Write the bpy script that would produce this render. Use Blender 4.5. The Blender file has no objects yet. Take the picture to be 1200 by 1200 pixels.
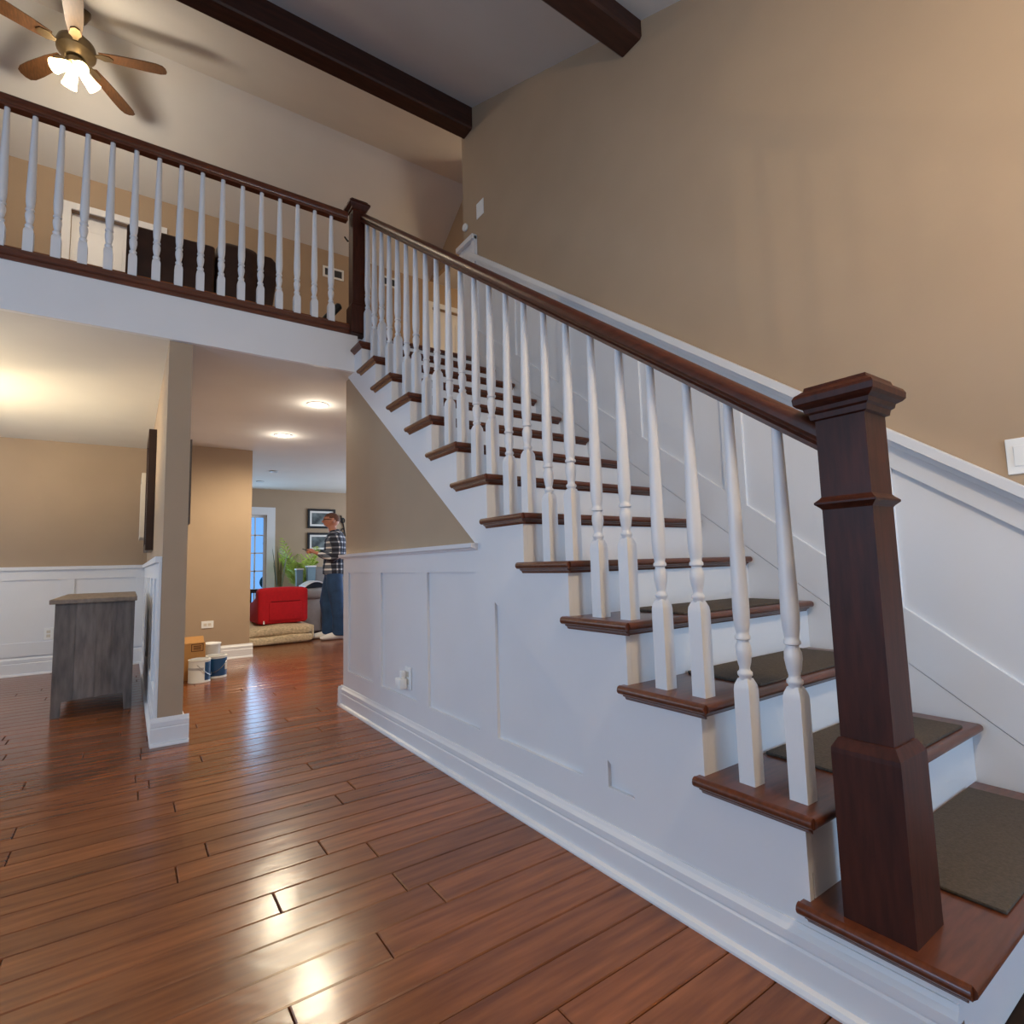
import bpy, bmesh, math, random
from mathutils import Vector, Matrix
random.seed(7)
scene = bpy.context.scene
COL = scene.collection
PI = math.pi

# ---------------------------------------------------------------- camera
cam_data = bpy.data.cameras.new('camera')
cam = bpy.data.objects.new('camera', cam_data)
COL.objects.link(cam)
YAW, PITCH, ROLL = -0.6099, 0.0941, -0.0269
fw = Vector((math.cos(PITCH)*math.cos(YAW), math.cos(PITCH)*math.sin(YAW), math.sin(PITCH)))
rt0 = Vector((math.sin(YAW), -math.cos(YAW), 0))
up0 = rt0.cross(fw)
rt = rt0*math.cos(ROLL) + up0*math.sin(ROLL)
up = -rt0*math.sin(ROLL) + up0*math.cos(ROLL)
M = Matrix((rt, up, -fw)).transposed().to_4x4()
M.translation = Vector((-0.3916, 1.2196, 0.9449))
cam.matrix_world = M
cam_data.sensor_width = 36
cam_data.lens = 642.59/1200*36
cam_data.clip_start = 0.02
scene.camera = cam

# ---------------------------------------------------------------- world, exposure
world = bpy.data.worlds.new('sky')
scene.world = world
world.use_nodes = True
bgn = world.node_tree.nodes['Background']
bgn.inputs['Color'].default_value = (0.20, 0.46, 0.95, 1)
bgn.inputs['Strength'].default_value = 1.1
scene.view_settings.view_transform = 'Standard'
scene.view_settings.look = 'None'
scene.view_settings.gamma = 1.0
scene.view_settings.exposure = 0.0
scene.view_settings.use_curve_mapping = False

def area(name, loc, direction, sx, sy, power, color):
    d = bpy.data.lights.new(name, 'AREA'); d.shape = 'RECTANGLE'
    d.size = sx; d.size_y = sy; d.energy = power; d.color = color
    o = bpy.data.objects.new(name, d); COL.objects.link(o)
    o.location = loc
    o.rotation_euler = Vector(direction).to_track_quat('-Z', 'Y').to_euler()
    return o
def point(name, loc, power, color, size=0.05):
    d = bpy.data.lights.new(name, 'POINT'); d.energy = power; d.color = color; d.shadow_soft_size = size
    o = bpy.data.objects.new(name, d); COL.objects.link(o); o.location = loc
    return o
DAY = (0.38, 0.67, 1.0)
WARM = (1.0, 0.80, 0.56)
SOFT = (1.0, 0.88, 0.72)
# daylight entering through the window openings
area('daylight_entry_sidelight', (-1.94, -.45, 1.1), (1, 0, 0), 0.9, 1.6, 26, DAY)
area('daylight_side_window', (0.7, 4.52, 1.45), (0, -1, 0), 2.6, 1.7, 66, DAY)
area('daylight_dining_window', (5.0, 4.52, 1.42), (0, -1, 0), 1.9, 1.3, 34, (0.72, 0.86, 1.0))
area('daylight_far_window', (9.46, -0.36, 1.1), (-1, 0, 0), 0.6, 1.5, 16, DAY)
area('daylight_living_window', (7.6, -3.42, 1.3), (0, 1, 0), 2.2, 1.5, 70, (0.8, 0.9, 1.0))

# ---------------------------------------------------------------- materials
MATS = {}
def new_mat(name):
    m = bpy.data.materials.new(name); m.use_nodes = True
    MATS[name] = m
    nt = m.node_tree
    return m, nt, nt.nodes['Principled BSDF']
def lin(c):
    return tuple(((v/255)/12.92 if v/255 <= 0.04045 else ((v/255+0.055)/1.055)**2.4) for v in c) + (1,)
def mat(name, c, rough=0.6, var=0.06, scale=12, stretch=(1, 1, 1), bump=0.0, bscale=None, metal=0, spec=0.5, randobj=0.0, coat=0.0):
    m, nt, b = new_mat(name)
    N, L = nt.nodes, nt.links
    base = lin(c)
    tc = N.new('ShaderNodeTexCoord'); mp = N.new('ShaderNodeMapping'); mp.inputs['Scale'].default_value = stretch
    L.new(tc.outputs['Object'], mp.inputs['Vector'])
    nz = N.new('ShaderNodeTexNoise'); nz.inputs['Scale'].default_value = scale; nz.inputs['Detail'].default_value = 5
    L.new(mp.outputs['Vector'], nz.inputs['Vector'])
    cr = N.new('ShaderNodeValToRGB')
    cr.color_ramp.elements[0].position = 0.3; cr.color_ramp.elements[1].position = 0.7
    cr.color_ramp.elements[0].color = tuple(max(0, v*(1-var)) for v in base[:3])+(1,)
    cr.color_ramp.elements[1].color = tuple(min(1, v*(1+var)) for v in base[:3])+(1,)
    L.new(nz.outputs['Fac'], cr.inputs['Fac'])
    out = cr.outputs['Color']
    if randobj:
        oi = N.new('ShaderNodeObjectInfo'); hs = N.new('ShaderNodeHueSaturation')
        mr = N.new('ShaderNodeMapRange'); mr.inputs['To Min'].default_value = 1-randobj; mr.inputs['To Max'].default_value = 1+randobj
        L.new(oi.outputs['Random'], mr.inputs['Value']); L.new(mr.outputs['Result'], hs.inputs['Value'])
        L.new(out, hs.inputs['Color']); out = hs.outputs['Color']
    L.new(out, b.inputs['Base Color'])
    b.inputs['Roughness'].default_value = rough
    b.inputs['Metallic'].default_value = metal
    b.inputs['Specular IOR Level'].default_value = spec
    if coat:
        b.inputs['Coat Weight'].default_value = coat; b.inputs['Coat Roughness'].default_value = 0.15
    if bump:
        bp = N.new('ShaderNodeBump'); bp.inputs['Strength'].default_value = bump; bp.inputs['Distance'].default_value = 0.004
        if bscale:
            n2 = N.new('ShaderNodeTexNoise'); n2.inputs['Scale'].default_value = bscale; n2.inputs['Detail'].default_value = 3
            L.new(mp.outputs['Vector'], n2.inputs['Vector']); L.new(n2.outputs['Fac'], bp.inputs['Height'])
        else:
            L.new(nz.outputs['Fac'], bp.inputs['Height'])
        L.new(bp.outputs['Normal'], b.inputs['Normal'])
    return m
def emis(name, c, strength):
    m, nt, b = new_mat(name)
    b.inputs['Base Color'].default_value = lin(c); b.inputs['Emission Color'].default_value = lin(c)
    b.inputs['Emission Strength'].default_value = strength
    return m

mat('tan_paint', (172, 149, 124), 0.75, 0.03, 3, bump=0.05, bscale=180)
mat('ceiling_paint', (216, 213, 208), 0.85, 0.02, 3, bump=0.05, bscale=150)
mat('white_trim', (226, 226, 228), 0.38, 0.015, 4)
mat('dark_wood', (74, 34, 19), 0.36, 0.30, 9, stretch=(1, 8, 8), bump=0.04, coat=0.08)
mat('dark_wood_v', (62, 27, 16), 0.45, 0.32, 9, stretch=(8, 8, 1), bump=0.04, spec=0.3)
mat('dark_wood_y', (92, 46, 25), 0.30, 0.30, 9, stretch=(8, 1, 8), bump=0.04, coat=0.25)
mat('beam_wood', (56, 28, 18), 0.5, 0.35, 6, stretch=(6, 0.7, 6), bump=0.25)
mat('mat_carpet', (80, 69, 58), 0.95, 0.22, 160, bump=0.6)
mat('weathered_oak', (108, 98, 92), 0.6, 0.34, 6, stretch=(5, 5, 0.9), bump=0.1, randobj=0.16)
mat('weathered_oak_top', (134, 118, 104), 0.5, 0.2, 6, stretch=(1, 6, 6), bump=0.1)
mat('fan_blade_wood', (94, 62, 36), 0.45, 0.25, 14, stretch=(1, 6, 6))
mat('fan_metal', (120, 104, 80), 0.35, 0.1, 20, metal=0.8)
mat('brown_leather', (66, 44, 34), 0.45, 0.2, 10, bump=0.15)
mat('red_fabric', (186, 10, 28), 0.85, 0.08, 30, bump=0.1)
mat('red_seam', (128, 6, 18), 0.9, 0.05, 30)
mat('shag_beige', (206, 184, 150), 0.95, 0.25, 60, stretch=(1, 0.6, 1), bump=0.9)
mat('grey_leather', (128, 122, 120), 0.5, 0.08, 12, bump=0.12)
mat('black_paint', (20, 19, 20), 0.4, 0.1, 10)
mat('white_plastic', (238, 238, 236), 0.4, 0.01, 10)
mat('cardboard', (176, 128, 74), 0.85, 0.06, 18)
mat('print_brown', (84, 44, 22), 0.85, 0.05, 18)
mat('can_white', (226, 226, 220), 0.35, 0.03, 12)
mat('can_grey', (176, 178, 180), 0.4, 0.05, 12)
mat('can_blue', (36, 78, 120), 0.35, 0.06, 12)
mat('clear_plastic', (205, 205, 200), 0.2, 0.02, 10)
mat('palm_leaf', (176, 196, 86), 0.6, 0.25, 6)
mat('snake_leaf', (96, 100, 70), 0.6, 0.25, 10)
mat('terracotta', (150, 110, 86), 0.8, 0.1, 10)
mat('frame_black', (24, 22, 22), 0.35, 0.1, 10)
mat('frame_brown', (52, 30, 20), 0.4, 0.2, 10)
mat('canvas_white', (214, 204, 188), 0.8, 0.04, 10)
mat('mat_board', (232, 230, 226), 0.8, 0.01, 10)
mat('photo_print', (92, 100, 100), 0.35, 0.85, 7)
mat('skin', (190, 128, 104), 0.5, 0.06, 14)
mat('hair', (104, 68, 52), 0.8, 0.2, 60)
mat('denim', (36, 66, 104), 0.85, 0.22, 12, bump=0.2)
mat('sock', (232, 230, 228), 0.9, 0.03, 12)
mat('grey_metal_vent', (72, 72, 74), 0.5, 0.05, 10)
mat('sky_plastic', (118, 140, 150), 0.15, 0.05, 8)
mat('shrub_outdoor', (40, 62, 50), 0.9, 0.3, 6)
mat('outdoor_ground', (120, 126, 120), 0.9, 0.1, 6)
mat('pewter', (150, 150, 150), 0.3, 0.05, 10, metal=0.9)
emis('lamp_glass', (255, 226, 170), 9.0)
emis('downlight_disc', (255, 244, 224), 9.0)

def floor_mat(name, island):
    m, nt, b = new_mat(name)
    N, L = nt.nodes, nt.links
    tc = N.new('ShaderNodeTexCoord')
    if island:
        g = N.new('ShaderNodeNewGeometry'); rnd = g.outputs['Random Per Island']
    else:
        g = N.new('ShaderNodeObjectInfo'); rnd = g.outputs['Random']
    add = N.new('ShaderNodeVectorMath'); add.operation = 'ADD'
    cmb = N.new('ShaderNodeCombineXYZ'); mul = N.new('ShaderNodeMath'); mul.operation = 'MULTIPLY'; mul.inputs[1].default_value = 37
    L.new(rnd, mul.inputs[0]); L.new(mul.outputs[0], cmb.inputs['X']); L.new(mul.outputs[0], cmb.inputs['Z'])
    L.new(tc.outputs['Object'], add.inputs[0]); L.new(cmb.outputs[0], add.inputs[1])
    mp = N.new('ShaderNodeMapping'); mp.inputs['Scale'].default_value = (14, 1.2, 1); L.new(add.outputs[0], mp.inputs['Vector'])
    nz = N.new('ShaderNodeTexNoise'); nz.inputs['Scale'].default_value = 3; nz.inputs['Detail'].default_value = 6; L.new(mp.outputs[0], nz.inputs['Vector'])
    cr = N.new('ShaderNodeValToRGB'); e = cr.color_ramp.elements
    e[0].position = 0.25; e[1].position = 0.8
    e[0].color = lin((98, 54, 30)); e[1].color = lin((148, 88, 50))
    L.new(nz.outputs['Fac'], cr.inputs['Fac'])
    hs = N.new('ShaderNodeHueSaturation')
    mr = N.new('ShaderNodeMapRange'); mr.inputs['To Min'].default_value = 0.8; mr.inputs['To Max'].default_value = 1.15
    L.new(rnd, mr.inputs['Value']); L.new(mr.outputs[0], hs.inputs['Value']); L.new(cr.outputs['Color'], hs.inputs['Color'])
    L.new(hs.outputs['Color'], b.inputs['Base Color'])
    b.inputs['Roughness'].default_value = 0.22
    b.inputs['Specular IOR Level'].default_value = 0.45
    mp2 = N.new('ShaderNodeMapping'); mp2.inputs['Scale'].default_value = (9, 5, 1); L.new(add.outputs[0], mp2.inputs['Vector'])
    n2 = N.new('ShaderNodeTexNoise'); n2.inputs['Scale'].default_value = 2.2; L.new(mp2.outputs[0], n2.inputs['Vector'])
    bp = N.new('ShaderNodeBump'); bp.inputs['Strength'].default_value = 0.16; bp.inputs['Distance'].default_value = 0.006
    L.new(n2.outputs['Fac'], bp.inputs['Height']); L.new(bp.outputs['Normal'], b.inputs['Normal'])
    return m
floor_mat('floor_plank', False)
floor_mat('floor_plank_far', True)
mat('subfloor', (40, 24, 16), 0.9, 0.1, 8)

def plaid_mat():
    m, nt, b = new_mat('plaid')
    N, L = nt.nodes, nt.links
    tc = N.new('ShaderNodeTexCoord'); sp = N.new('ShaderNodeSeparateXYZ'); L.new(tc.outputs['Object'], sp.inputs[0])
    def stripe(sock, freq, ph):
        a = N.new('ShaderNodeMath'); a.operation = 'MULTIPLY_ADD'; a.inputs[1].default_value = freq*1.25; a.inputs[2].default_value = ph; L.new(sock, a.inputs[0])
        f = N.new('ShaderNodeMath'); f.operation = 'FRACT'; L.new(a.outputs[0], f.inputs[0])
        g = N.new('ShaderNodeMath'); g.operation = 'GREATER_THAN'; g.inputs[1].default_value = 0.7; L.new(f.outputs[0], g.inputs[0])
        return g.outputs[0]
    sz = stripe(sp.outputs['Z'], 11, 0)
    s1 = N.new('ShaderNodeMath'); s1.operation = 'ADD'; L.new(sp.outputs['X'], s1.inputs[0]); L.new(sp.outputs['Y'], s1.inputs[1])
    sx = stripe(s1.outputs[0], 10, 0.3)
    s2 = N.new('ShaderNodeMath'); s2.operation = 'ADD'; L.new(sz, s2.inputs[0]); L.new(sx, s2.inputs[1])
    h = N.new('ShaderNodeMath'); h.operation = 'MULTIPLY'; h.inputs[1].default_value = 0.5; L.new(s2.outputs[0], h.inputs[0])
    cr = N.new('ShaderNodeValToRGB'); cr.color_ramp.interpolation = 'CONSTANT'
    e = cr.color_ramp.elements
    e[0].position = 0; e[0].color = lin((30, 34, 50)); e[1].position = 0.3; e[1].color = lin((96, 102, 118))
    n = e.new(0.8); n.color = lin((222, 222, 228))
    L.new(h.outputs[0], cr.inputs['Fac']); L.new(cr.outputs['Color'], b.inputs['Base Color'])
    b.inputs['Roughness'].default_value = 0.9
plaid_mat()

def glass_mat():
    m, nt, b = new_mat('window_glass')
    b.inputs['Base Color'].default_value = (0.9, 0.95, 1, 1); b.inputs['Roughness'].default_value = 0.02
    b.inputs['Transmission Weight'].default_value = 1.0; b.inputs['IOR'].default_value = 1.1
glass_mat()

# ---------------------------------------------------------------- mesh helpers
def NB(): return bmesh.new()
def box(bm, x0, x1, y0, y1, z0, z1, bev=0.0, seg=2):
    xs, ys, zs = sorted((x0, x1)), sorted((y0, y1)), sorted((z0, z1))
    v = [bm.verts.new((xs[i], ys[j], zs[k])) for i in (0, 1) for j in (0, 1) for k in (0, 1)]
    fs = [bm.faces.new([v[i] for i in q]) for q in ((0, 1, 3, 2), (4, 6, 7, 5), (0, 4, 5, 1), (2, 3, 7, 6), (0, 2, 6, 4), (1, 5, 7, 3))]
    if bev:
        es = list({e for f in fs for e in f.edges})
        bmesh.ops.bevel(bm, geom=es, offset=bev, segments=seg, profile=0.5, affect='EDGES')
    return bm
def prism(bm, pts, axis, a0, a1, bev=0.0, seg=2):
    def P(p, a):
        return {'x': (a, p[0], p[1]), 'y': (p[0], a, p[1]), 'z': (p[0], p[1], a)}[axis]
    va = [bm.verts.new(P(p, a0)) for p in pts]; vb = [bm.verts.new(P(p, a1)) for p in pts]
    n = len(pts)
    fs = [bm.faces.new(va), bm.faces.new(list(reversed(vb)))]
    for i in range(n):
        fs.append(bm.faces.new((va[i], vb[i], vb[(i+1) % n], va[(i+1) % n])))
    bmesh.ops.recalc_face_normals(bm, faces=fs)
    if bev:
        es = list({e for f in fs for e in f.edges})
        bmesh.ops.bevel(bm, geom=es, offset=bev, segments=seg, profile=0.5, affect='EDGES')
    return bm
def sweep(bm, prof, P0, P1, u, v):
    P0, P1, u, v = Vector(P0), Vector(P1), Vector(u), Vector(v)
    va = [bm.verts.new(P0+u*a+v*b) for a, b in prof]; vb = [bm.verts.new(P1+u*a+v*b) for a, b in prof]
    n = len(prof)
    fs = [bm.faces.new(va), bm.faces.new(list(reversed(vb)))]
    for i in range(n):
        fs.append(bm.faces.new((va[i], vb[i], vb[(i+1) % n], va[(i+1) % n])))
    bmesh.ops.recalc_face_normals(bm, faces=fs)
    return bm
def lathe(bm, prof, c=(0, 0, 0), seg=16, mtx=None):
    rings = []
    for r, z in prof:
        ring = []
        for i in range(seg):
            a = 2*PI*i/seg
            p = Vector((r*math.cos(a), r*math.sin(a), z))
            if mtx: p = mtx @ p
            ring.append(bm.verts.new(p+Vector(c)))
        rings.append(ring)
    for a, b in zip(rings, rings[1:]):
        for i in range(seg):
            bm.faces.new((a[i], a[(i+1) % seg], b[(i+1) % seg], b[i]))
    bm.faces.new(list(reversed(rings[0]))); bm.faces.new(rings[-1])
    return bm
def tube(bm, pts, rad, seg=10):
    pts = [Vector(p) for p in pts]
    if not hasattr(rad, '__len__'): rad = [rad]*len(pts)
    rings = []
    ref = None
    for i, p in enumerate(pts):
        t = (pts[min(i+1, len(pts)-1)]-pts[max(i-1, 0)]).normalized()
        if ref is None:
            ref = Vector((0, 0, 1)) if abs(t.z) < 0.9 else Vector((1, 0, 0))
        a = (ref - t*ref.dot(t)).normalized(); b = t.cross(a); ref = a
        r = rad[i]; r = r if hasattr(r, '__len__') else (r, r)
        rings.append([bm.verts.new(p+a*r[0]*math.cos(2*PI*k/seg)+b*r[1]*math.sin(2*PI*k/seg)) for k in range(seg)])
    for a, b in zip(rings, rings[1:]):
        for i in range(seg):
            bm.faces.new((a[i], a[(i+1) % seg], b[(i+1) % seg], b[i]))
    bm.faces.new(list(reversed(rings[0]))); bm.faces.new(rings[-1])
    return bm
def ball(bm, c, r, u=14, v=10):
    r = r if hasattr(r, '__len__') else (r, r, r)
    m = Matrix.Translation(Vector(c)) @ Matrix.Diagonal((*r, 1))
    bmesh.ops.create_uvsphere(bm, u_segments=u, v_segments=v, radius=1, matrix=m)
    return bm

def tag(o, label=None, cat=None, group=None, kind=None):
    if label: o['label'] = label
    if cat: o['category'] = cat
    if group: o['group'] = group
    if kind: o['kind'] = kind
    return o
def build(name, bm, m, parent=None, label=None, cat=None, group=None, kind=None, loc=None, local=False, smooth=True, rotz=0, hard=35):
    """link one bmesh as one object; geometry is given in world space unless local"""
    me = bpy.data.meshes.new(name)
    bmesh.ops.recalc_face_normals(bm, faces=bm.faces[:])
    org = Vector((0, 0, 0))
    if not local:
        if parent is not None:
            org = parent['_o'] if False else Vector(ORG[parent.name])
            if loc is not None: org = org+Vector(loc)
        elif loc is not None: org = Vector(loc)
        if org.length: bmesh.ops.translate(bm, vec=-org, verts=bm.verts[:])
    bm.to_mesh(me); bm.free()
    if smooth:
        for p in me.polygons: p.use_smooth = True
        me.set_sharp_from_angle(angle=math.radians(hard))
    me.materials.append(MATS[m])
    o = bpy.data.objects.new(name, me); COL.objects.link(o)
    if parent is not None: o.parent = parent
    if loc is not None: o.location = loc
    o.rotation_euler.z = rotz
    tag(o, label, cat, group, kind)
    ORG[o.name] = tuple(org)
    return o
ORG = {}
def thing(name, label, cat, loc=(0, 0, 0), rotz=0, group=None, kind=None):
    o = bpy.data.objects.new(name, None); COL.objects.link(o)
    o.empty_display_size = 0.1
    o.location = loc; o.rotation_euler.z = rotz
    ORG[o.name] = tuple(loc)
    return tag(o, label, cat, group, kind)
def link_copy(src, parent, loc, name=None):
    c = src.copy(); COL.objects.link(c); c.parent = parent; c.location = loc
    return c
def Bx(*a, **k): return box(NB(), *a, **k)

# ================================================================ STRUCTURE
RISE, RUN, TD = 0.19, 0.2576, 0.3129
SL = RISE/RUN
YL, YR = 4.6, -3.5
YW = -1.125                 # right wall face
CZ = 2.31                   # lower ceiling
LZ = 2.65                   # loft floor
def roof(x): return 4.94+0.46*(x-3.41) if x <= 5.36 else roof(5.36)-(x-5.36)*0.672
WT, WH, CP = 'tan_paint', 'white_trim', 'ceiling_paint'

# ---- floor: sub floor plus planks running across (along y)
fl = build('floor', Bx(-2.1, 9.7, YR-.1, YL+.1, -0.12, -0.014), 'subfloor', kind='structure', label='glossy reddish brown hardwood plank floor', cat='floor')
PWD = 0.118
fixed = {8: [0.66], 11: [0.842], 15: [0.97], 16: [0.48], 18: [1.525]}
def plank_rows():
    i = 0
    x = -2.0
    k0 = round((0.96-8*PWD+2.0)/PWD)
    x = 0.96-8*PWD-k0*PWD
    idx = -k0
    while x < 9.5:
        yield idx, x
        x += PWD; idx += 1
def plank_geo(bm, x0, x1, y0, y1):
    g, c = 0.0012, 0.003
    x0 += g; x1 -= g; y0 += g; y1 -= g
    lo = [bm.verts.new(p) for p in ((x0, y0, -.014), (x1, y0, -.014), (x1, y1, -.014), (x0, y1, -.014))]
    mi = [bm.verts.new(p) for p in ((x0, y0, -c), (x1, y0, -c), (x1, y1, -c), (x0, y1, -c))]
    hi = [bm.verts.new(p) for p in ((x0+c, y0+c, 0), (x1-c, y0+c, 0), (x1-c, y1-c, 0), (x0+c, y1-c, 0))]
    for a, b in ((lo, mi), (mi, hi)):
        for i in range(4): bm.faces.new((a[i], a[(i+1) % 4], b[(i+1) % 4], b[i]))
    bm.faces.new(hi)
far = NB()
rp = random.Random(3)
for idx, x in plank_rows():
    ylo = YR if (x > 3.4) else (-1.1 if x < 0.0 else -0.06)
    cuts = sorted(fixed.get(idx, []))
    ys = [ylo]
    if cuts:
        c = cuts[0]
        if c-ylo > 0.7: ys.append(c)
        else: ys.append(c)
    else:
        ys.append(ylo+rp.uniform(0.25, 1.3))
    while ys[-1] < YL-0.2:
        ys.append(min(YL, ys[-1]+rp.uniform(0.7, 1.75)))
    ys[-1] = YL
    for y0, y1 in zip(ys, ys[1:]):
        near = -0.3 < x < 3.35 and y0 < 2.6
        if near:
            bm = NB(); cx, cy = x+PWD/2, (y0+y1)/2
            plank_geo(bm, x, x+PWD, y0, y1)
            build('plank', bm, 'floor_plank', fl, loc=(cx, cy, 0), smooth=False)
        else:
            plank_geo(far, x, x+PWD, y0, y1)
build('far_planks', far, 'floor_plank_far', fl, kind='stuff', smooth=False)

# ---- right wall with raked wainscot
XE = 3.6
wr = build('wall_right', prism(NB(), [(-2.0, 0), (XE, 0), (XE, roof(XE)), (-2.0, roof(-2.0))], 'y', YW, YW-.12), WT, kind='structure', label='tall tan stairwell wall with raked white panelling', cat='wall', smooth=False)
def rake(x, off): return SL*x+off
def rake_board(name, x0, x1, o0, o1, y1, parent=wr, y0=YW):
    return build(name, prism(NB(), [(x0, rake(x0, o0)), (x1, rake(x1, o0)), (x1, rake(x1, o1)), (x0, rake(x0, o1))], 'y', y0, y1, 0.0015, 1), WH, parent, smooth=False)
XB0 = -0.55
YP = YW+.004              # painted panel field
build('panel_field', prism(NB(), [(XB0, 0), (3.42, 0), (3.42, rake(3.42, 1.02)), (XB0, rake(XB0, 1.02))], 'y', YW, YP), WH, wr, smooth=False)
YB = YW+.017
rake_board('cap_rail', XB0, 3.42, 1.035, 1.078, YW+.052)
rake_board('cap_moulding', XB0, 3.42, 1.012, 1.036, YW+.032)
rake_board('top_rail', XB0, 3.42, 0.925, 1.013, YB)
rake_board('bottom_rail', XB0, 3.42, 0.21, 0.411, YB)
build('skirt_board', prism(NB(), [(XB0, 0), (3.42, 0), (3.42, rake(3.42, .208)), (-.25, rake(-.25, .208)), (XB0, 0.03)], 'y', YW, YB-.002), WH, wr, smooth=False)
for x0 in (-0.145, 0.46, 1.05, 1.655, 2.24, 2.835, 3.36):
    w = 0.11 if x0 < 3.3 else 0.06
    rake_board('stile', x0, x0+w, 0.41, 0.926, YB)
# landing part of the wainscot
build('landing_panel', Bx(3.42, XE, YW, YB-.004, LZ, 3.70), WH, wr, smooth=False)
build('landing_stile', Bx(3.375, 3.43, YW, YB+.012, LZ+.3, 3.73), WH, wr, smooth=False)
build('landing_cap', Bx(3.375, XE+.06, YW, YW+.05, 3.70, 3.745, .004), WH, wr, smooth=False)
build('end_casing', Bx(XE-.004, XE+.05, YW-.13, YW+.02, LZ, 3.70), WH, wr, smooth=False)

# ---- other walls
def wall_holes(bm, axis, pos0, pos1, u0, u1, z0, z1, holes):
    us = sorted({u0, u1, *[h[0] for h in holes], *[h[1] for h in holes]})
    for a, b in zip(us, us[1:]):
        cuts = sorted([(h[2], h[3]) for h in holes if h[0] <= a+1e-6 and h[1] >= b-1e-6])
        z = z0
        for c0, c1 in cuts+[(z1, z1)]:
            if c0-z > 1e-4:
                if axis == 'x': box(bm, pos0, pos1, a, b, z, c0)
                else: box(bm, a, b, pos0, pos1, z, c0)
            z = c1
    return bm
# entry wall behind the camera, with a wide window
build('wall_entry', wall_holes(NB(), 'x', -2.12, -2.0, YW-.12, YL, 0, roof(-2.0), [(-.9, 0.0, .3, 1.9)]), WT, kind='structure', label='entry wall with a tall sidelight window', cat='wall', smooth=False)
lw = NB()
wall_holes(lw, 'y', YL, YL+.12, -2.12, 6.9, 0, 2.4, [(-.6, 2.0, .6, 2.3), (4.0, 6.0, .75, 2.1)])
prism(lw, [(-2.12, 2.4), (6.9, 2.4), (6.62, roof(6.5)), (5.36, roof(5.36)), (-2.12, max(2.41, roof(-2.12)))], 'y', YL, YL+.12)
build('wall_left', lw, WT, kind='structure', label='tan side wall with a wide window', cat='wall', smooth=False)
def window(name, axis, pos, u0, u1, z0, z1, nu, nz, lab, inward, cas=0.09, kind='structure'):
    w = thing(name, lab, 'window', kind=kind)
    d0, d1 = pos, pos+inward*0.02
    def B(bm, a, b, c, d, p0, p1, bev=0):
        return box(bm, p0, p1, a, b, c, d, bev) if axis == 'x' else box(bm, a, b, p0, p1, c, d, bev)
    for a, b, c, d in ((u0-cas, u0, z0-cas, z1+cas), (u1, u1+cas, z0-cas, z1+cas), (u0, u1, z1, z1+cas), (u0, u1, z0-cas, z0)):
        build('casing', B(NB(), a, b, c, d, d0, d1), WH, w, smooth=False)
    fr = 0.04
    p0, p1 = pos-inward*.04, pos-inward*.08
    for a, b, c, d in ((u0, u0+fr, z0, z1), (u1-fr, u1, z0, z1), (u0+fr, u1-fr, z1-fr, z1), (u0+fr, u1-fr, z0, z0+fr)):
        build('sash', B(NB(), a, b, c, d, p0, p1), WH, w, smooth=False)
    for i in range(1, nu):
        u = u0+fr+(u1-u0-2*fr)*i/nu
        build('muntin', B(NB(), u-.01, u+.01, z0+fr, z1-fr, p0-inward*.008, p1+inward*.008), WH, w, smooth=False)
    for j in range(1, nz):
        z = z0+fr+(z1-z0-2*fr)*j/nz
        build('muntin', B(NB(), u0+fr, u1-fr, z-.01, z+.01, p0-inward*.008, p1+inward*.008), WH, w, smooth=False)
    for i in range(nu):
        for j in range(nz):
            a = u0+fr+(u1-u0-2*fr)*i/nu; b = u0+fr+(u1-u0-2*fr)*(i+1)/nu
            c = z0+fr+(z1-z0-2*fr)*j/nz; d = z0+fr+(z1-z0-2*fr)*(j+1)/nz
            build('pane', B(NB(), a, b, c, d, pos-inward*.058, pos-inward*.062), 'window_glass', w, smooth=False)
    return w
window('window_2', 'x', -2.0, -.9, 0.0, .3, 1.9, 2, 4, 'tall white entry sidelight window', 1)
window('window_5', 'y', YL, 4.0, 6.0, .75, 2.1, 3, 2, 'white dining room window', -1)
window('window_3', 'y', YL, -.6, 2.0, .6, 2.3, 3, 2, 'wide white side window', -1)

# middle partition (its end shows as the tall pillar), hall wall, dining back wall, far wall
wm = build('wall_partition', Bx(3.3, 6.75, .945, 1.065, 0, CZ), WT, kind='structure', label='tan partition whose narrow end stands like a pillar under the balcony', cat='wall', smooth=False)
wh = build('wall_hall', Bx(6.35, 9.5, .1, .945, 0, CZ), WT, kind='structure', label='tan hall wall with a white outlet above paint cans', cat='wall', smooth=False)
wd = build('wall_dining', Bx(6.75, 6.9, 1.065, YL, 0, CZ), WT, kind='structure', label='tan dining room wall over white wainscot', cat='wall', smooth=False)
wf = build('wall_far', wall_holes(NB(), 'x', 9.5, 9.65, YR, .945, 0, CZ, [(-.66, -.06, .30, 1.87)]), WT, kind='structure', label='tan far living room wall with window and framed prints', cat='wall', smooth=False)
build('wall_living', wall_holes(NB(), 'y', YR, YR-.12, 3.4, 9.65, 0, CZ, [(6.5, 8.7, .5, 2.05)]), WT, kind='structure', label='tan living room side wall behind the stairs', cat='wall', smooth=False)
window('window_1', 'x', 9.5, -.66, -.06, .30, 1.87, 4, 5, 'white gridded window of the far living room with blue daylight', -1, cas=0.13)
window('window_4', 'y', YR, 6.5, 8.7, .5, 2.05, 3, 2, 'white living room side window', 1)

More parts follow.
